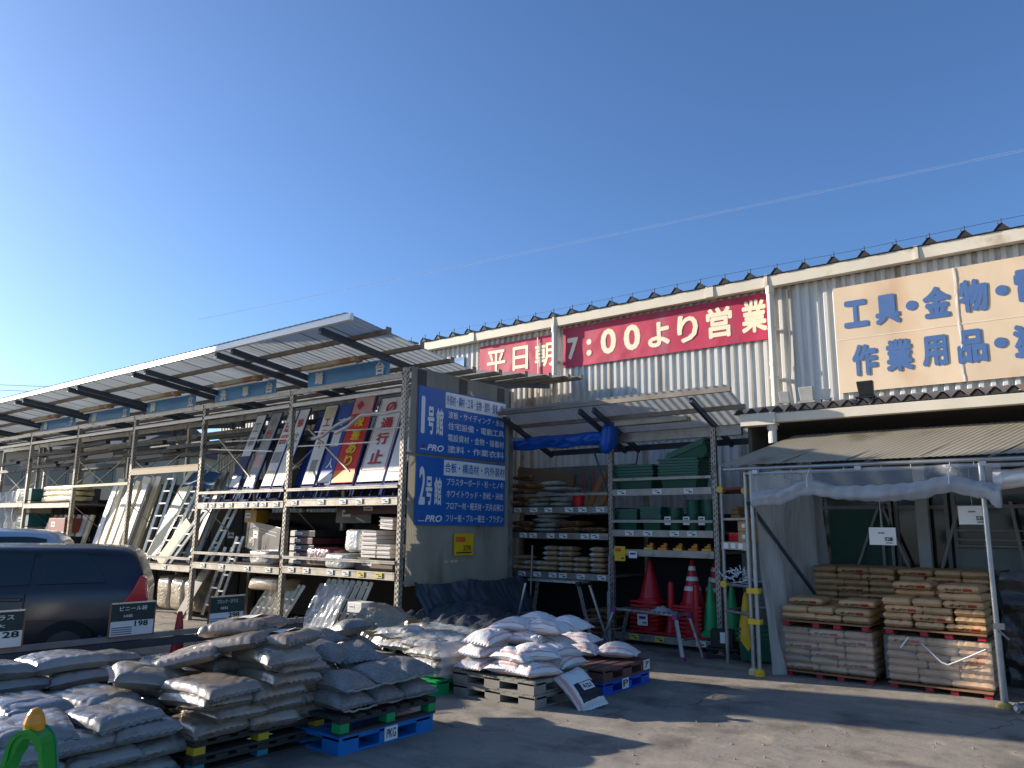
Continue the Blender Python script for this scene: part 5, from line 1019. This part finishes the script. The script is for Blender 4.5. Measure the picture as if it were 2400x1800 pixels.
# boxes, trays and wrapped parcels on the lower shelf of the first two bays
def carton(loc, d, m, label, rz=0, end=None, name='carton', grp=None, rot=None):
    t = thing(name, label, 'carton', loc, rz, grp)
    if rot: t.rotation_euler = rot
    mb = MB(); mb.box((0, 0, d[2] / 2), d); mb.build('carton_body', m, t, bevel=.006)
    mb = MB(); lw = min(.22, d[0] * .4); mb.box((-d[0] * .2, -d[1] / 2 - .0015, d[2] * .55), (lw, .002, min(.12, d[2] * .4))); mb.build('printed_label', CARD, t); mb = MB(); mb.box((-d[0] * .2, -d[1] / 2 - .0032, d[2] * .55), (lw * .7, .001, min(.03, d[2] * .1))); mb.build('print_line', INK, t)
    if end:
        mb = MB(); mb.box((-d[0] / 2 - .002, 0, d[2] / 2), (.003, d[1] - .02, d[2] - .02)); mb.build('end_label', end, t)
    return t
BKC = mat('black_carton', '17191d', .4, 0, .2, 3); MAR = mat('maroon_carton', '4a1820', .5, 0, .3, 4)
t = carton((-12.05, 8.5, 1.22), (1.7, .6, .52), BKC, 'large black carton with white lines of print and a white end', 0, None, rot=(0, .09, -.25))
mb = MB(); mb.box((-.86, -.12, .27), (.03, .3, .5)); mb.build('end_strip', WHITE, t)
for z in (.36, .42): mb = MB(); mb.box((.1, -.303, z), (1.2, .004, .012)); mb.build('print_line', BG, t)
text('HTJ', (-.6, -.305, .08), FX, UZ, .22, .14, BW, t); mb = MB(); mb.box((.2, -.303, .1), (.25, .004, .06)); mb.build('print_block', MAR, t)
for k in range(5): carton((-10.55 + rs.uniform(-.03, .03), 8.4, 1.065 + .115 * k), (.62, 1.0, .1), MAR if k % 2 else BKC, 'flat dark carton with a white end, %s from below beside the second post' % ORD[k], rs.uniform(-.04, .04), None, grp='flat dark cartons in the first bay')
for k in range(5): mb = MB(); mb.box((-10.79 + .0, 7.895, 1.115 + .115 * k), (.12, .006, .08)); tag(mb.build('end_flap', WHITE), 'white carton end flap, %s from below next to the second post' % ORD[k], 'flap', 'white end flaps of the dark cartons')
def parcel(c, d, m, label, seed, amp=.02, cat='parcel'):
    mb = MB()
    def fn(u, v):
        th = u * 2 * math.pi; ph = (v - .5) * math.pi
        x, y, z = math.cos(ph) * math.cos(th), math.cos(ph) * math.sin(th), math.sin(ph)
        f = lambda a: math.copysign(abs(a) ** .35, a)
        p = Vector((f(x) * d[0] / 2, f(y) * d[1] / 2, f(z) * d[2] / 2))
        k = amp * noise.noise(p * 6 + Vector((seed, 0, 0))) + amp * .6 * noise.noise(p * 17 + Vector((0, seed, 0)))
        return p * (1 + k / .3) + Vector(c) + Vector((0, 0, d[2] / 2))
    mb.grid(fn, 44, 24); return tag(mb.build('parcel', m, smooth=True), label, cat)
FILMW = mat('film_wrapped_white', 'd3d3cb', .22, 0, .2, 5, .7, 24, coat=.8)
parcel((-9.28, 8.05, 1.32), (.34, .4, .33), FILMW, 'crinkly film wrapped block of white trays', 3); parcel((-9.55, 8.0, 1.07), (.5, .5, .22), FILMW, 'low film wrapped pack under the crinkly block', 5); parcel((-11.5, 7.98, 1.05), (.62, .45, .24), mat('grey_film_pack', 'a09c94', .35, 0, .25, 5, .6, 22, coat=.5), 'grey slanting film pack left of the second post', 8); parcel((-10.0, 8.1, 1.07), (.7, .6, .3), mat('maroon_film_pack', '5c2630', .3, 0, .4, 5, .6, 22, coat=.6), 'dark maroon film pack behind the white trays', 12)
PKT = mat('pinkish_white_tray', 'd8cec2', .5, 0, .06)
def traystack(x, z, n, w, label, dz=.065, y=8.0, rot=0):
    for k in range(n): 
        mb = MB(); mb.box((0, 0, dz / 2 - .004), (w, .4, dz - .012)); mb.box((0, -.01, dz - .008), (w + .02, .42, .01))
        o = mb.build('tray', PKT, bevel=.004); o.location = (x + rs.uniform(-.004, .004), y, z + k * dz); o.rotation_euler = (0, rot, rs.uniform(-.02, .02)); tag(o, 'pale tray, %s from below in %s' % (ORD[k], label), 'tray', 'pale trays on the lower rack shelf')
traystack(-8.82, 1.25, 6, .32, 'the tall tray stack by the end post'); traystack(-8.5, 1.25, 3, .28, 'the short tray stack at the end post'); traystack(-8.62, 1.66, 3, .27, 'the leaning tray stack on top', .06, 8.15, .06)
carton((-8.8, 8.2, 1.06), (.8, .6, .18), mat('brown_carton', '6d5a44', .7), 'brown carton carrying the pale tray stacks', 0)  # plain brown carton board
carton((-9.4, 8.75, 1.9), (1.9, .3, .16), MAR, 'long maroon box high at the back of the first bay', 0); carton((-10.2, 8.8, 1.75), (.9, .3, .3), BKC, 'black carton with pale lettering at the back of the first bay', 0)
t = carton((-12.3, 8.2, 1.75), (.28, .3, .22), mat('amber_box', 'b98a2a', .5), 'amber box hanging over the black carton', .2)
# aluminium ladders
LAD = {}
def ladder(a, b, w, label, rung=.26, grp='aluminium ladders leaning in the rack', side=(1, 0, 0), r=.028, m=None):
    t = thing('ladder', label, 'ladder', a, 0, grp)
    d = Vector(b) - Vector(a); s = Vector(side) * w / 2; m = m or ALU
    for sg in (-1, 1):
        mb = MB(); mb.bar(s * sg, d + s * sg * .92, r, .055); mb.build('rail', m, t)
    n = int(d.length / rung)
    for k in range(n):
        p = d * ((k + .6) / n); mb = MB(); mb.bar(p - s, p + s, .03, .026); mb.build('rung', m, t)
    return t
CRM = mat('cream_plank', 'd9c9a2', .5, 0, .1, 3, streak=(4, 4, .5))
def plank(a, b, w, label, m=None, d=.05, cat='plank', name='plank'):
    mb = MB(); mb.bar(a, b, w, d, (0, 1, 0)); return tag(mb.build(name, m or CRM), label, cat)
plank((-15.55, 8.0, 1.05), (-14.95, 8.45, 2.85), .3, 'cream plank leaning between the ladders of the third bay')
plank((-15.1, 7.95, .95), (-14.55, 8.2, 1.75), .26, 'short cream plank slanting low in the third bay')
ladder((-15.25, 8.0, 1.0), (-14.7, 8.45, 2.7), .3, 'bright aluminium ladder just right of the cream plank')
ladder((-14.95, 8.15, 1.0), (-14.45, 8.5, 2.65), .28, 'aluminium ladder second from the cream plank'); ladder((-14.6, 8.1, 1.0), (-14.25, 8.5, 2.6), .26, 'dull aluminium ladder under the blue cloth', m=mat('dull_aluminium', '82888c', .4, .6, .2)); ladder((-14.3, 8.15, 1.0), (-14.0, 8.5, 2.55), .26, 'dull aluminium ladder nearest the third post', m=mat('dull_aluminium', '82888c')); ladder((-16.0, 8.1, .95), (-15.75, 8.4, 2.75), .34, 'aluminium ladder standing left of the cream plank')
ladder((-14.8, 7.95, .95), (-13.75, 8.1, 2.05), .2, 'aluminium ladder laid at a slant across the third bay')
mb = MB(); mb.grid(lambda u, v: (-14.75 + 1.05 * u, 8.3 - .25 * (1 - v) + .04 * math.sin(u * 9), 2.42 + .32 * v + .04 * math.sin(u * 5)), 20, 6); tag(mb.build('cloth', mat('teal_cloth', '1b4a70', .7), smooth=True), 'dark blue cloth draped over the ladder tops', 'cloth')
for k, (xb, xt, w, lab) in enumerate(((-18.25, -18.15, .3, 'cream board at the left of the fourth bay'), (-17.95, -17.8, .14, 'narrow grey board beside the left cream board'), (-17.4, -16.95, .36, 'wide cream board slanting in the fourth bay'), (-16.95, -16.65, .15, 'narrow shiny board right of the wide cream one'), (-16.75, -16.45, .2, 'cream board against the fourth post'))):
    plank((xb, 8.0, .3), (xt, 8.5, 2.72), w, lab, m=CRM if k in (0, 2, 4) else mat('grey_board_edge', '8c8578', .5, .2), d=.06, cat='board', name='board')
for k, x in enumerate((-17.7, -17.55)): plank((x, 8.2, .3), (x + .12, 8.5, 2.6), .05, ['slim steel bar left of the wide cream board', 'slim steel bar touching the wide cream board'][k], m=ALU, d=.05, cat='bar', name='bar')
t = carton((-18.6, 8.1, .7), (.35, .3, .5), mat('rust_box', '6b3226', .6), 'rust red box at the left end of the fourth bay')
for k in range(3): parcel((-20.3, 8.2, 2.2 + .13 * k), (2.0, .5, .14), mat('golden_film_pack', 'c7b682', .3, 0, .3, 6, .7, 22, coat=.6), 'long film wrapped pack, %s from below on the fifth bay shelf' % ORD[k], 30 + k)
carton((-20.1, 8.2, 1.5), (.9, .5, .32), mat('rust_red_box', '8a4030', .6), 'red brown box under the fifth bay shelf'); carton((-20.2, 8.2, 1.02), (1.5, .5, .38), BKC, 'dark carton with specks of print in the fifth bay')
plank((-20.95, 7.95, .95), (-20.75, 8.1, 1.75), .26, 'short cream board leaning in the fifth bay')
for k in range(4): carton((-22.2, 8.2, 1.3 + .32 * k), (.8, .5, .3), mat('teal_band_carton', '1f6b6a', .5) if k % 2 else mat('pale_carton', 'b9aa90', .7), 'banded carton in the sixth bay, %s from below' % ORD[k])
mb = MB(); mb.grid(lambda u, v: (-23.6 + 1.1 * u, 7.9 + .08 * math.sin(u * 15 + v * 4) + .05 * noise.noise((u * 8, v * 8, 0)), .8 + 1.7 * v), 30, 20); tag(mb.build('film_sheet', CLEAR, smooth=True), 'clear film hanging over the stock of the sixth bay', 'plastic film')
for k in range(3): carton((-23.3, 8.4, 1.02 + .42 * k), (1.0, .6, .4), mat('pale_carton', 'b9aa90'), 'pale carton behind the hanging film, %s from below' % ORD[k])
# long dark stock kept on the upper arms and behind the leaning boards
for i, (a, b) in enumerate(bays[1:7]):
    nm = ['second', 'third', 'fourth', 'fifth', 'sixth', 'seventh'][i]
    for k in range(5):
        y = 8.5 + .33 * k; z = 3.2 + .13 * ((k * 3 + i) % 4)
        mb = MB(); mb.bar((a + .1, y, z), (b - .1, y, z + rs.uniform(-.03, .05)), .1, .08); tag(mb.build('steel_section', mat('dark_section', '3b3a3a', .6, .2, .3)), 'long dark steel section stored high in the %s bay, %s from the front' % (nm, ORD[k]), 'steel section', 'dark sections stored high in the rack')
    if i == 0: continue
    n = 4
    for k in range(n):
        w_ = (b - a - .3) / n; hh = [1.95, 1.6, 2.1, 1.75, 2.3, 1.5][(k + 2 * i) % 6] + .3
        carton((a + .15 + w_ * (k + .5), 9.6, .06), (w_ - .05, .7, hh), mat('dim_backing_%d' % ((k + i) % 4), ['4a4136', '33383c', '5b4c3a', '2c2f30'][(k + i) % 4], .8, 0, .35, 2), 'tall dim carton added as dark backing of the %s bay, %s from left' % (nm, ORD[k]))  # cartons added so the back of the bays reads dark
for k in range(7):
    x = -21.4 + .34 * k; plank((x, 8.05, .3), (x + .12, 8.4, 1.9), .16 + .06 * (k % 3), 'pale board in front of the fifth bay shelf, %s from left' % ORD[k], m=[CRM, mat('grey_board_edge', '8c8578'), mat('white_board', 'd8d6cf', .5)][k % 3], cat='board', name='board')
for k in range(6):
    x = -24.1 + .4 * k; plank((x, 8.05, .3), (x + .1, 8.45, 2.6 - .1 * (k % 3)), .22, 'pale film covered board in the sixth bay, %s from left' % ORD[k], m=mat('white_board', 'd8d6cf') if k % 2 else CRM, cat='board', name='board')
for k in range(5):
    x = -18.2 + .34 * k; plank((x, 7.98, .95), (x + .22, 8.3, 2.55 + .08 * (k % 2)), .2, 'bright front board of the fourth bay, %s from left' % ORD[k], m=mat('white_board', 'd8d6cf') if k % 2 == 0 else CRM, cat='board', name='board')
for k in range(9):
    x = -16.15 + .27 * k; b0 = (x, 8.05 + .03 * (k % 3), .98)
    if k % 3 == 1: plank(b0, (x + .32, 8.55, 2.45 + .1 * (k % 4)), .12, 'narrow grey plank among the third bay ladders, %s from left' % ORD[k], m=mat('grey_board_edge', '8c8578'))
    else: ladder((x, 8.3, .98), (x + .35, 8.75, 2.4 + .09 * (k % 4)), .22, 'rear aluminium ladder in the third bay, %s from left' % ORD[k], .24)
for k in range(8):
    x = -18.85 + .31 * k; plank((x, 8.25, .3), (x + .2, 8.7, 2.3 + .12 * (k % 4)), .1 + .05 * (k % 3), 'rear board of the fourth bay, %s from left' % ORD[k], m=[CRM, mat('grey_board_edge', '8c8578'), ALU][k % 3], cat='board', name='board')
# floor level of the first two bays: shiny wrapped ladders
for k in range(7):
    x = -10.45 + .15 * k
    ladder((x, 7.95 + .02 * k, .05), (x + .28, 8.25, .86), .12, 'folded shiny ladder, %s from the left in the first bay floor row' % ORD[k], .2, 'folded ladders on the rack floor', r=.02)
mb = MB(); mb.grid(lambda u, v: (-10.5 + .75 * u + .22 * v, 7.9 + .2 * v + .02 * noise.noise((u * 12, v * 9, 1)), .1 + .7 * v), 26, 16); tag(mb.build('film_sheet', CLEAR, smooth=True), 'crinkled film over the folded ladders of the first bay', 'plastic film')
for k in range(6):
    x = -12.0 + .16 * k
    ladder((x, 7.98, .05), (x + .2, 8.3, .72), .12, 'short shiny ladder, %s from the left in the second bay floor row' % ORD[k], .16, 'folded ladders on the rack floor', r=.02)
parcel((-11.55, 8.15, .62), (.95, .5, .22), mat('bronze_film_pack', 'a8977c', .25, 0, .4, 6, .8, 24, coat=.8), 'crumpled film bundle on the short ladders', 41)
ladder((-12.9, 7.85, .1), (-12.45, 8.0, 1.5), .2, 'aluminium ladder leaning out of the second bay floor'); ladder((-13.2, 7.9, .1), (-12.95, 8.1, 1.3), .24, 'aluminium ladder beside the third post at floor level'); plank((-13.9, 7.8, .05), (-13.4, 8.0, .95), .2, 'grey plank propped at the third post foot', m=mat('grey_board_edge', '8c8578'))
for k in range(3): parcel((-14.9 + .5 * k, 8.2, .1), (.5, .5, .62), mat('bronze_film_pack', 'a8977c'), ['left', 'middle', 'right'][k] + ' tall shiny bundle on the third bay floor', 50 + k)
for k in range(4):
    mb = MB(); x = -8.75 + .13 * k; mb.bar((x, 7.35, .05), (x + .1, 7.6, .55), .05, .04); tag(mb.build('rail_piece', ALU), 'short bright rail leaning at the end post foot, %s from the left' % ORD[k], 'rail', 'short rails at the end post foot')
carton((-8.72, 7.62, .5), (.3, .25, .14), WHITE, 'white box on the short rails beside the end post')
# ------------------------------------------------------------------ barrier rail with price boards
BRM = mat('barrier_metal', '8a8580', .45, .4, .2, 6)
br = thing('barrier_rail', 'low grey steel barrier rail behind the bag piles', 'rail', (-8.7, 0, 0))
mb = MB(); mb.span((-.03, -2.0, .455), (.03, 6.6, .51)); mb.build('top_rail', BRM, br); mb = MB(); mb.span((-.022, -2.0, .36), (.022, 6.6, .445)); mb.build('lower_rail', mat('barrier_dark', '4a4c4e', .5, .3), br)
for y in (-1.0, 1.5, 4.0, 6.5): mb = MB(); mb.tube((.0, y, 0), (.0, y, .45), .03, 10); mb.tube((0, y, .45), (0, y, .53), .02, 8); mb.build('post', DARK, br)
FRMW = mat('brown_board_frame', '8a5a3c', .6); SLATE = mat('slate_board', '253633', .6, 0, .15)
def price_board(y0, y1, label, l1, l2, price):
    w = y1 - y0; t = thing('price_board', label, 'price board', (-8.655, y0, .50), 0, 'price boards on the barrier rail')
    mb = MB(); mb.span((-.012, .012, .012), (0, w - .012, .35)); mb.build('board_face', CARD, t); mb = MB(); mb.span((0, .014, .165), (.003, w - .014, .345)); mb.build('slate_field', SLATE, t)
    mb = MB(); mb.span((-.014, 0, 0), (.008, .012, .36)); mb.span((-.014, w - .012, 0), (.008, w, .36)); mb.span((-.014, .012, 0), (.008, w - .012, .012)); mb.build('frame', FRMW, t); mb = MB(); mb.span((-.014, .012, .35), (.01, w - .012, .362)); mb.build('top_edge', ALU, t)
    text(l1, (.004, .1, .27), PY_, PZ, w - .2, .05, BW, t); text(l2, (.004, .15, .2), PY_, PZ, .1, .035, BW, t); text(price, (.001, w * .55, .1), PY_, PZ, .15, .06, INK, t, bold=.03)
    for k in range(4): mb = MB(); mb.span((.0005, .03, .025 + .022 * k), (.002, w * .5, .037 + .022 * k)); mb.build('print_row', mat('grey_print', '77777a'), t)
price_board(2.82, 3.24, 'price board cut by the left edge, showing 28', 'ガラス', '大', '28'); price_board(4.06, 4.56, 'price board reading ビニール袋 and 198', 'ビニール袋', '10枚', '198'); price_board(5.21, 5.69, 'price board reading 298 beside the red cone tip', 'ブロック・ガラス', '材料', '298')
mb = MB(); mb.span((-.14, -.14, 0), (.14, .14, .03)); mb.lathe([(.1, .03), (.03, .66), (.02, .68)], 16); inst('traffic_cone', mb.mesh('small_cone', REDP), (-9.0, 5.05, 0), 0, 'small red cone behind the barrier rail', 'traffic cone')
carton((-8.35, 5.3, .25), (.22, .3, .16), mat('kraft_box', 'b3976c', .7), 'small kraft box below the barrier rail', .2); plastic_pallet((-8.3, 5.3, 0), 'dark pallet under the small kraft box', BLACKP, .8, .8, .25)
# ------------------------------------------------------------------ green barricade stand at the lower left
t = thing('barricade_stand', 'bright green A shaped barricade stand with a yellow knob', 'barricade stand', (-4.03, 1.60, 0), R(38))
GP2 = mat('bright_green_plastic', '0f8f2e', .35, 0, .1, 6); GP3 = mat('teal_green_plastic', '3f8a78', .45, 0, .1)
def arch(off, y0, y1, inner, outer):
    mb = MB(); n = 16
    def pt(s, r):    # s -1..1 along the arch from left foot over the apex to the right foot
        zt = .80 - .12
        if abs(s) > .35:
            k = (abs(s) - .35) / .65; return (math.copysign(.055 + .13 * k, s) + math.copysign(r, s), zt * (1 - k))
        a = s / .35 * math.pi / 2; return ((.055 + r) * math.sin(a), zt + (.075 + r) * math.cos(a))
    vs = []
    N = 40
    for i in range(N + 1):
        s = -1 + 2 * i / N
        for r, y in ((inner, y0), (outer, y0), (outer, y1), (inner, y1)): x, z = pt(s, r); vs.append((x, y, z))
    fs = []
    for i in range(N):
        for j in range(4): fs.append((i * 4 + j, i * 4 + (j + 1) % 4, i * 4 + 4 + (j + 1) % 4, i * 4 + 4 + j))
    mb.add(vs, fs + [(3, 2, 1, 0), tuple(N * 4 + q for q in range(4))]); return mb
arch(0, -.05, .05, -.012, .025).build('arch_frame', GP2, t, bevel=.004); arch(0, -.062, -.05, .012, .03).build('rim', GP2, t); arch(0, .05, .062, .012, .03).build('rim', GP3, t)
mb = MB(); mb.lathe([(.02, .765), (.042, .77), (.046, .8), (.034, .84), (.02, .86), (.008, .865)], 16); mb.build('knob', mat('amber_knob', 'd98f1c', .3), t)
mb = MB(); mb.span((-.1, -.03, .4), (.1, .03, .425)); mb.span((-.16, -.04, .08), (.16, .04, .11)); mb.build('crossbar', mat('pale_crossbar', 'b8bcb4', .5), t)
# ------------------------------------------------------------------ cars
def car(loc, rz, label, paint, Ht=1.45, Lc=4.3, van=False):
    t = thing('parked_car', label, 'car', loc, rz)
    L2 = Lc / 2; W = .86
    if van: st = [(-L2, .45, .75, .8, .72), (-L2 + .25, .3, .92, .98, .8), (-L2 + 1.0, .28, 1.0, 1.08, .85), (-L2 + 1.7, .28, 1.02, Ht - .06, .86), (-L2 + 2.4, .28, 1.02, Ht, .86), (L2 - .4, .28, 1.02, Ht, .86), (L2 - .1, .3, 1.02, Ht - .06, .84), (L2, .4, 1.0, Ht - .2, .8)]
    else: st = [(-L2, .4, .62, .66, .62), (-L2 + .3, .25, .8, .84, .78), (-L2 + .95, .22, .88, .95, .84), (-L2 + 1.25, .22, .9, 1.06, .85), (-L2 + 1.95, .22, .92, Ht - .05, .86), (-L2 + 2.5, .22, .93, Ht, .86), (L2 - 1.3, .22, .96, Ht - .01, .86), (L2 - .4, .24, .98, Ht - .015, .86), (L2 - .2, .26, .98, Ht - .05, .86), (L2 - .12, .27, .98, Ht - .16, .86), (L2 - .05, .28, .98, Ht - .38, .86), (L2 - .02, .3, .95, 1.0, .855), (L2, .34, .85, .9, .84)]
    def sec(i):
        x, zb, zs, zr, w = st[i]; wr_ = w * (.74 if zr > zs + .2 else .9)
        h2 = zr - zs
        return [(x, 0, zb), (x, -w * .86, zb), (x, -w * .97, zb + .12), (x, -w, (zb + zs) * .5), (x, -w * .985, zs - .05), (x, -w * .95, zs), (x, -wr_ - (w * .95 - wr_) * .45, zs + h2 * .55), (x, -wr_ * 1.02, zs + h2 * .9), (x, -wr_ * .8, zs + h2 * .985), (x, 0, zr + .012)]
    mb = MB(); n = 10; vs = []
    for i in range(len(st)):
        s = sec(i); vs += s + [(x, -y, z) for x, y, z in reversed(s[1:-1])]
    m = 18; fs = []
    for i in range(len(st) - 1):
        for j in range(m): fs.append((i * m + j, i * m + (j + 1) % m, (i + 1) * m + (j + 1) % m, (i + 1) * m + j))
    fs += [tuple(range(m)), tuple(reversed([(len(st) - 1) * m + j for j in range(m)]))]
    mb.add(vs, fs); body = mb.build('body', paint, t, smooth=True); sd = body.modifiers.new('s', 'SUBSURF'); sd.levels = 2; sd.render_levels = 2
    def side(xa, xb, va, vb, off=.012, top_in=0.0, rear_in=0.0):
        """patch following the greenhouse side"""
        def at(x, v):
            for i in range(len(st) - 1):
                if st[i][0] <= x <= st[i + 1][0]: break
            k = (x - st[i][0]) / (st[i + 1][0] - st[i][0]); a, b = sec(i), sec(i + 1)
            P = [Vector(p).lerp(Vector(q), k) for p, q in zip(a[5:8], b[5:8])]
            return (P[0].lerp(P[1], v * 2) if v < .5 else P[1].lerp(P[2], v * 2 - 1)) + Vector((0, -off, .0))
        g = MB(); g.grid(lambda u, v: at(xa + top_in * v + (xb - rear_in * v - xa - top_in * v) * u, va + (vb - va) * v), 12, 6); return g
    gl = mat('tinted_car_glass', '1a2422', .03, 0, .05, spec=.8)
    for xa, xb, ti, ri in (((-L2 + 1.5, -L2 + 2.32, .35, .0), (-L2 + 2.4, L2 - 1.22, 0, 0), (L2 - 1.15, L2 - .45, 0, .25)) if not van else ((-L2 + 1.2, -L2 + 2.0, .4, 0), (-L2 + 2.1, L2 - 1.3, 0, 0), (L2 - 1.2, L2 - .2, 0, 0))):
        g = side(xa, xb, .1, .86, .014, ti, ri); g.build('window', gl, t, smooth=True)
    if not van:
        g = MB(); g.prism([(0, .0), (.24, -.02), (.29, .06), (.27, .13), (.25, .30), (.18, .33), (.1, .14)], (L2 - .27, -.895, .78), (1, 0, 0), (0, 0, 1), (0, .2, 0)); g.build('taillight', mat('red_lamp_glass', 'c8141f', .15, 0, .1, coat=.6), t, bevel=.02)
        g = MB(); g.tube((L2 - 1.4, -.7, Ht - .06), (L2 - .5, -.68, Ht - .06), .012, 6); g.build('roof_strip', DARK, t)
        for x in (-.42, .78):
            g = MB(); g.bar((x + .12, -.862, .42), (x + .12, -.868, .93), .012, .012); g.build('door_gap', BLACKP, t)
            g = MB(); g.box((x, -.885, .86), (.2, .03, .035)); g.build('door_handle', paint, t, bevel=.008)
        g = MB(); g.span((-L2 + .9, -.872, .62), (L2 - .4, -.866, .628)); g.build('trim_strip', BLACKP, t)
    for x in (-L2 + .85, L2 - .8):
        for s in (-1, 1):
            g = MB(); g.tube((x, s * .9, .31), (x, s * .66, .31), .31, 24); wl = g.build('tyre', mat('tyre_rubber', '101112', .8), t); g = MB(); g.tube((x, s * .905, .31), (x, s * .8, .31), .2, 18); g.build('rim', mat('dark_rim', '3a3d40', .4, .5), wl)
    return t
car((-10.95, 3.26, 0), R(60), 'dark grey minivan parked behind the barrier rail', mat('dark_grey_paint', '262930', .32, .2, .05, coat=.5), 1.46)
car((-14.1, 3.56, 0), R(60), 'pale blue grey van showing its roof behind the dark minivan', mat('blue_grey_paint', 'b4bcc6', .3, .1, .05, coat=1.0), 1.62, 4.2, True)
# ================================================================== SURROUNDINGS
def wire(p, q, sag, label):
    mb = MB(); p, q = Vector(p), Vector(q); mb.path([p.lerp(q, i / 16) - Vector((0, 0, sag * 4 * (i / 16) * (1 - i / 16))) for i in range(17)], .022, 4); tag(mb.build('overhead_wire', DARK), label, 'overhead wire', 'overhead wires beyond the canopy')
for k, (z0, dy) in enumerate(((13.0, 0), (12.6, .4), (11.2, .9), (10.8, 1.3), (9.6, 1.6))): wire((-75, 20 + dy, z0), (-42, 42 + dy, z0 - .3), .5, '%s overhead wire from the top at the left edge' % ORD[k])
def house(x, y, w, d, hh, label, wallm, roofm, rz=0):
    t = thing('house', label, 'house', (x, y, 0), rz); mb = MB(); mb.span((-w / 2, -d / 2, 0), (w / 2, d / 2, hh)); mb.build('wall', wallm, t)
    mb = MB(); mb.prism([(-d / 2 - .4, 0), (d / 2 + .4, 0), (0, 1.7)], (-w / 2 - .4, 0, hh), (0, 1, 0), (0, 0, 1), (w + .8, 0, 0)); mb.build('roof', roofm, t)
    for i in range(3):
        for z in ((1.0, 3.6) if hh > 4 else (1.0,)):
            mb = MB(); mb.span((-w / 2 + w * (i + .3) / 3, -d / 2 - .03, z), (-w / 2 + w * (i + .75) / 3, -d / 2 + .01, z + 1.1)); f = mb.build('window', FRAME, t); mb = MB(); mb.span((-w / 2 + w * (i + .34) / 3, -d / 2 - .05, z + .06), (-w / 2 + w * (i + .71) / 3, -d / 2 - .032, z + 1.04)); mb.build('pane', GLASS, f)
HB = mat('house_plaster', 'b3a68c', .8, 0, .15, .5); HG = mat('house_grey', '8e9297', .8, 0, .15, .5); RF = mat('tile_roof', '4b4a4d', .6, 0, .2, 3)
house(-44, 20, 9, 7, 5.4, 'beige two storey house glimpsed through the far rack bays', HB, RF, R(20)); house(-58, 14, 9, 7, 5.2, 'grey two storey house farther left beyond the rack', HG, RF, R(35)); house(-40, 34, 10, 7, 3.2, 'low beige shed far behind the rack end', HB, RF, R(10)); house(-75, 6, 10, 8, 5.6, 'beige house at the far left beyond the yard', HB, RF, R(60))
# unseen board added left of the view to cast shade across the yard
t = thing('shade_board', 'tall plain unseen board added to shade the yard from the left', 'shade board', (-20.0, 2.95, 0), 0)
mb = MB(); mb.span((-.12, -.7, 5.3), (.12, .75, 9.2)); mb.build('shade_panel', WHITE, t); mb = MB(); mb.span((-.1, -.5, 0), (.1, -.3, 5.3)); mb.build('post', STEEL, t)
# old contrail
def cray(px, py):
    d = cam.matrix_world.to_3x3() @ Vector(((px * 2400 / 2212 - 1200) / 1803, -(py * 2400 / 2212 - 900) / 1803, -1)); return d
mb = MB()
A = cray(430, 690); B = cray(2300, 306)
A = A * (8000 / A.z); B = B * (8000 / B.z)
NT = 90; vs = []
for i in range(NT + 1):
    p = A.lerp(B, i / NT); r = p.length * .0019 * (.75 + .3 * noise.noise((i * .4, 0, 0)))
    d = (B - A).normalized(); x = d.orthogonal().normalized(); y = d.cross(x)
    for j in range(8): a = j * math.pi / 4; vs.append(p + (x * math.cos(a) + y * math.sin(a)) * r)
mb.add(vs, [(i * 8 + j, i * 8 + (j + 1) % 8, i * 8 + 8 + (j + 1) % 8, i * 8 + 8 + j) for i in range(NT) for j in range(8)])
cm = bpy.data.materials.new('thin_vapour'); cm.use_nodes = True; n = cm.node_tree.nodes; L = cm.node_tree.links; n.remove(n['Principled BSDF'])
df = n.new('ShaderNodeBsdfTranslucent'); df.inputs[0].default_value = (.9, .92, .95, 1); tr = n.new('ShaderNodeBsdfTransparent'); mx = n.new('ShaderNodeMixShader'); mx.inputs[0].default_value = .13
L.new(tr.outputs[0], mx.inputs[1]); L.new(df.outputs[0], mx.inputs[2]); L.new(mx.outputs[0], n['Material Output'].inputs[0])
o = mb.build('contrail', cm, smooth=True); tag(o, 'thin white contrail slanting across the blue sky', 'contrail')
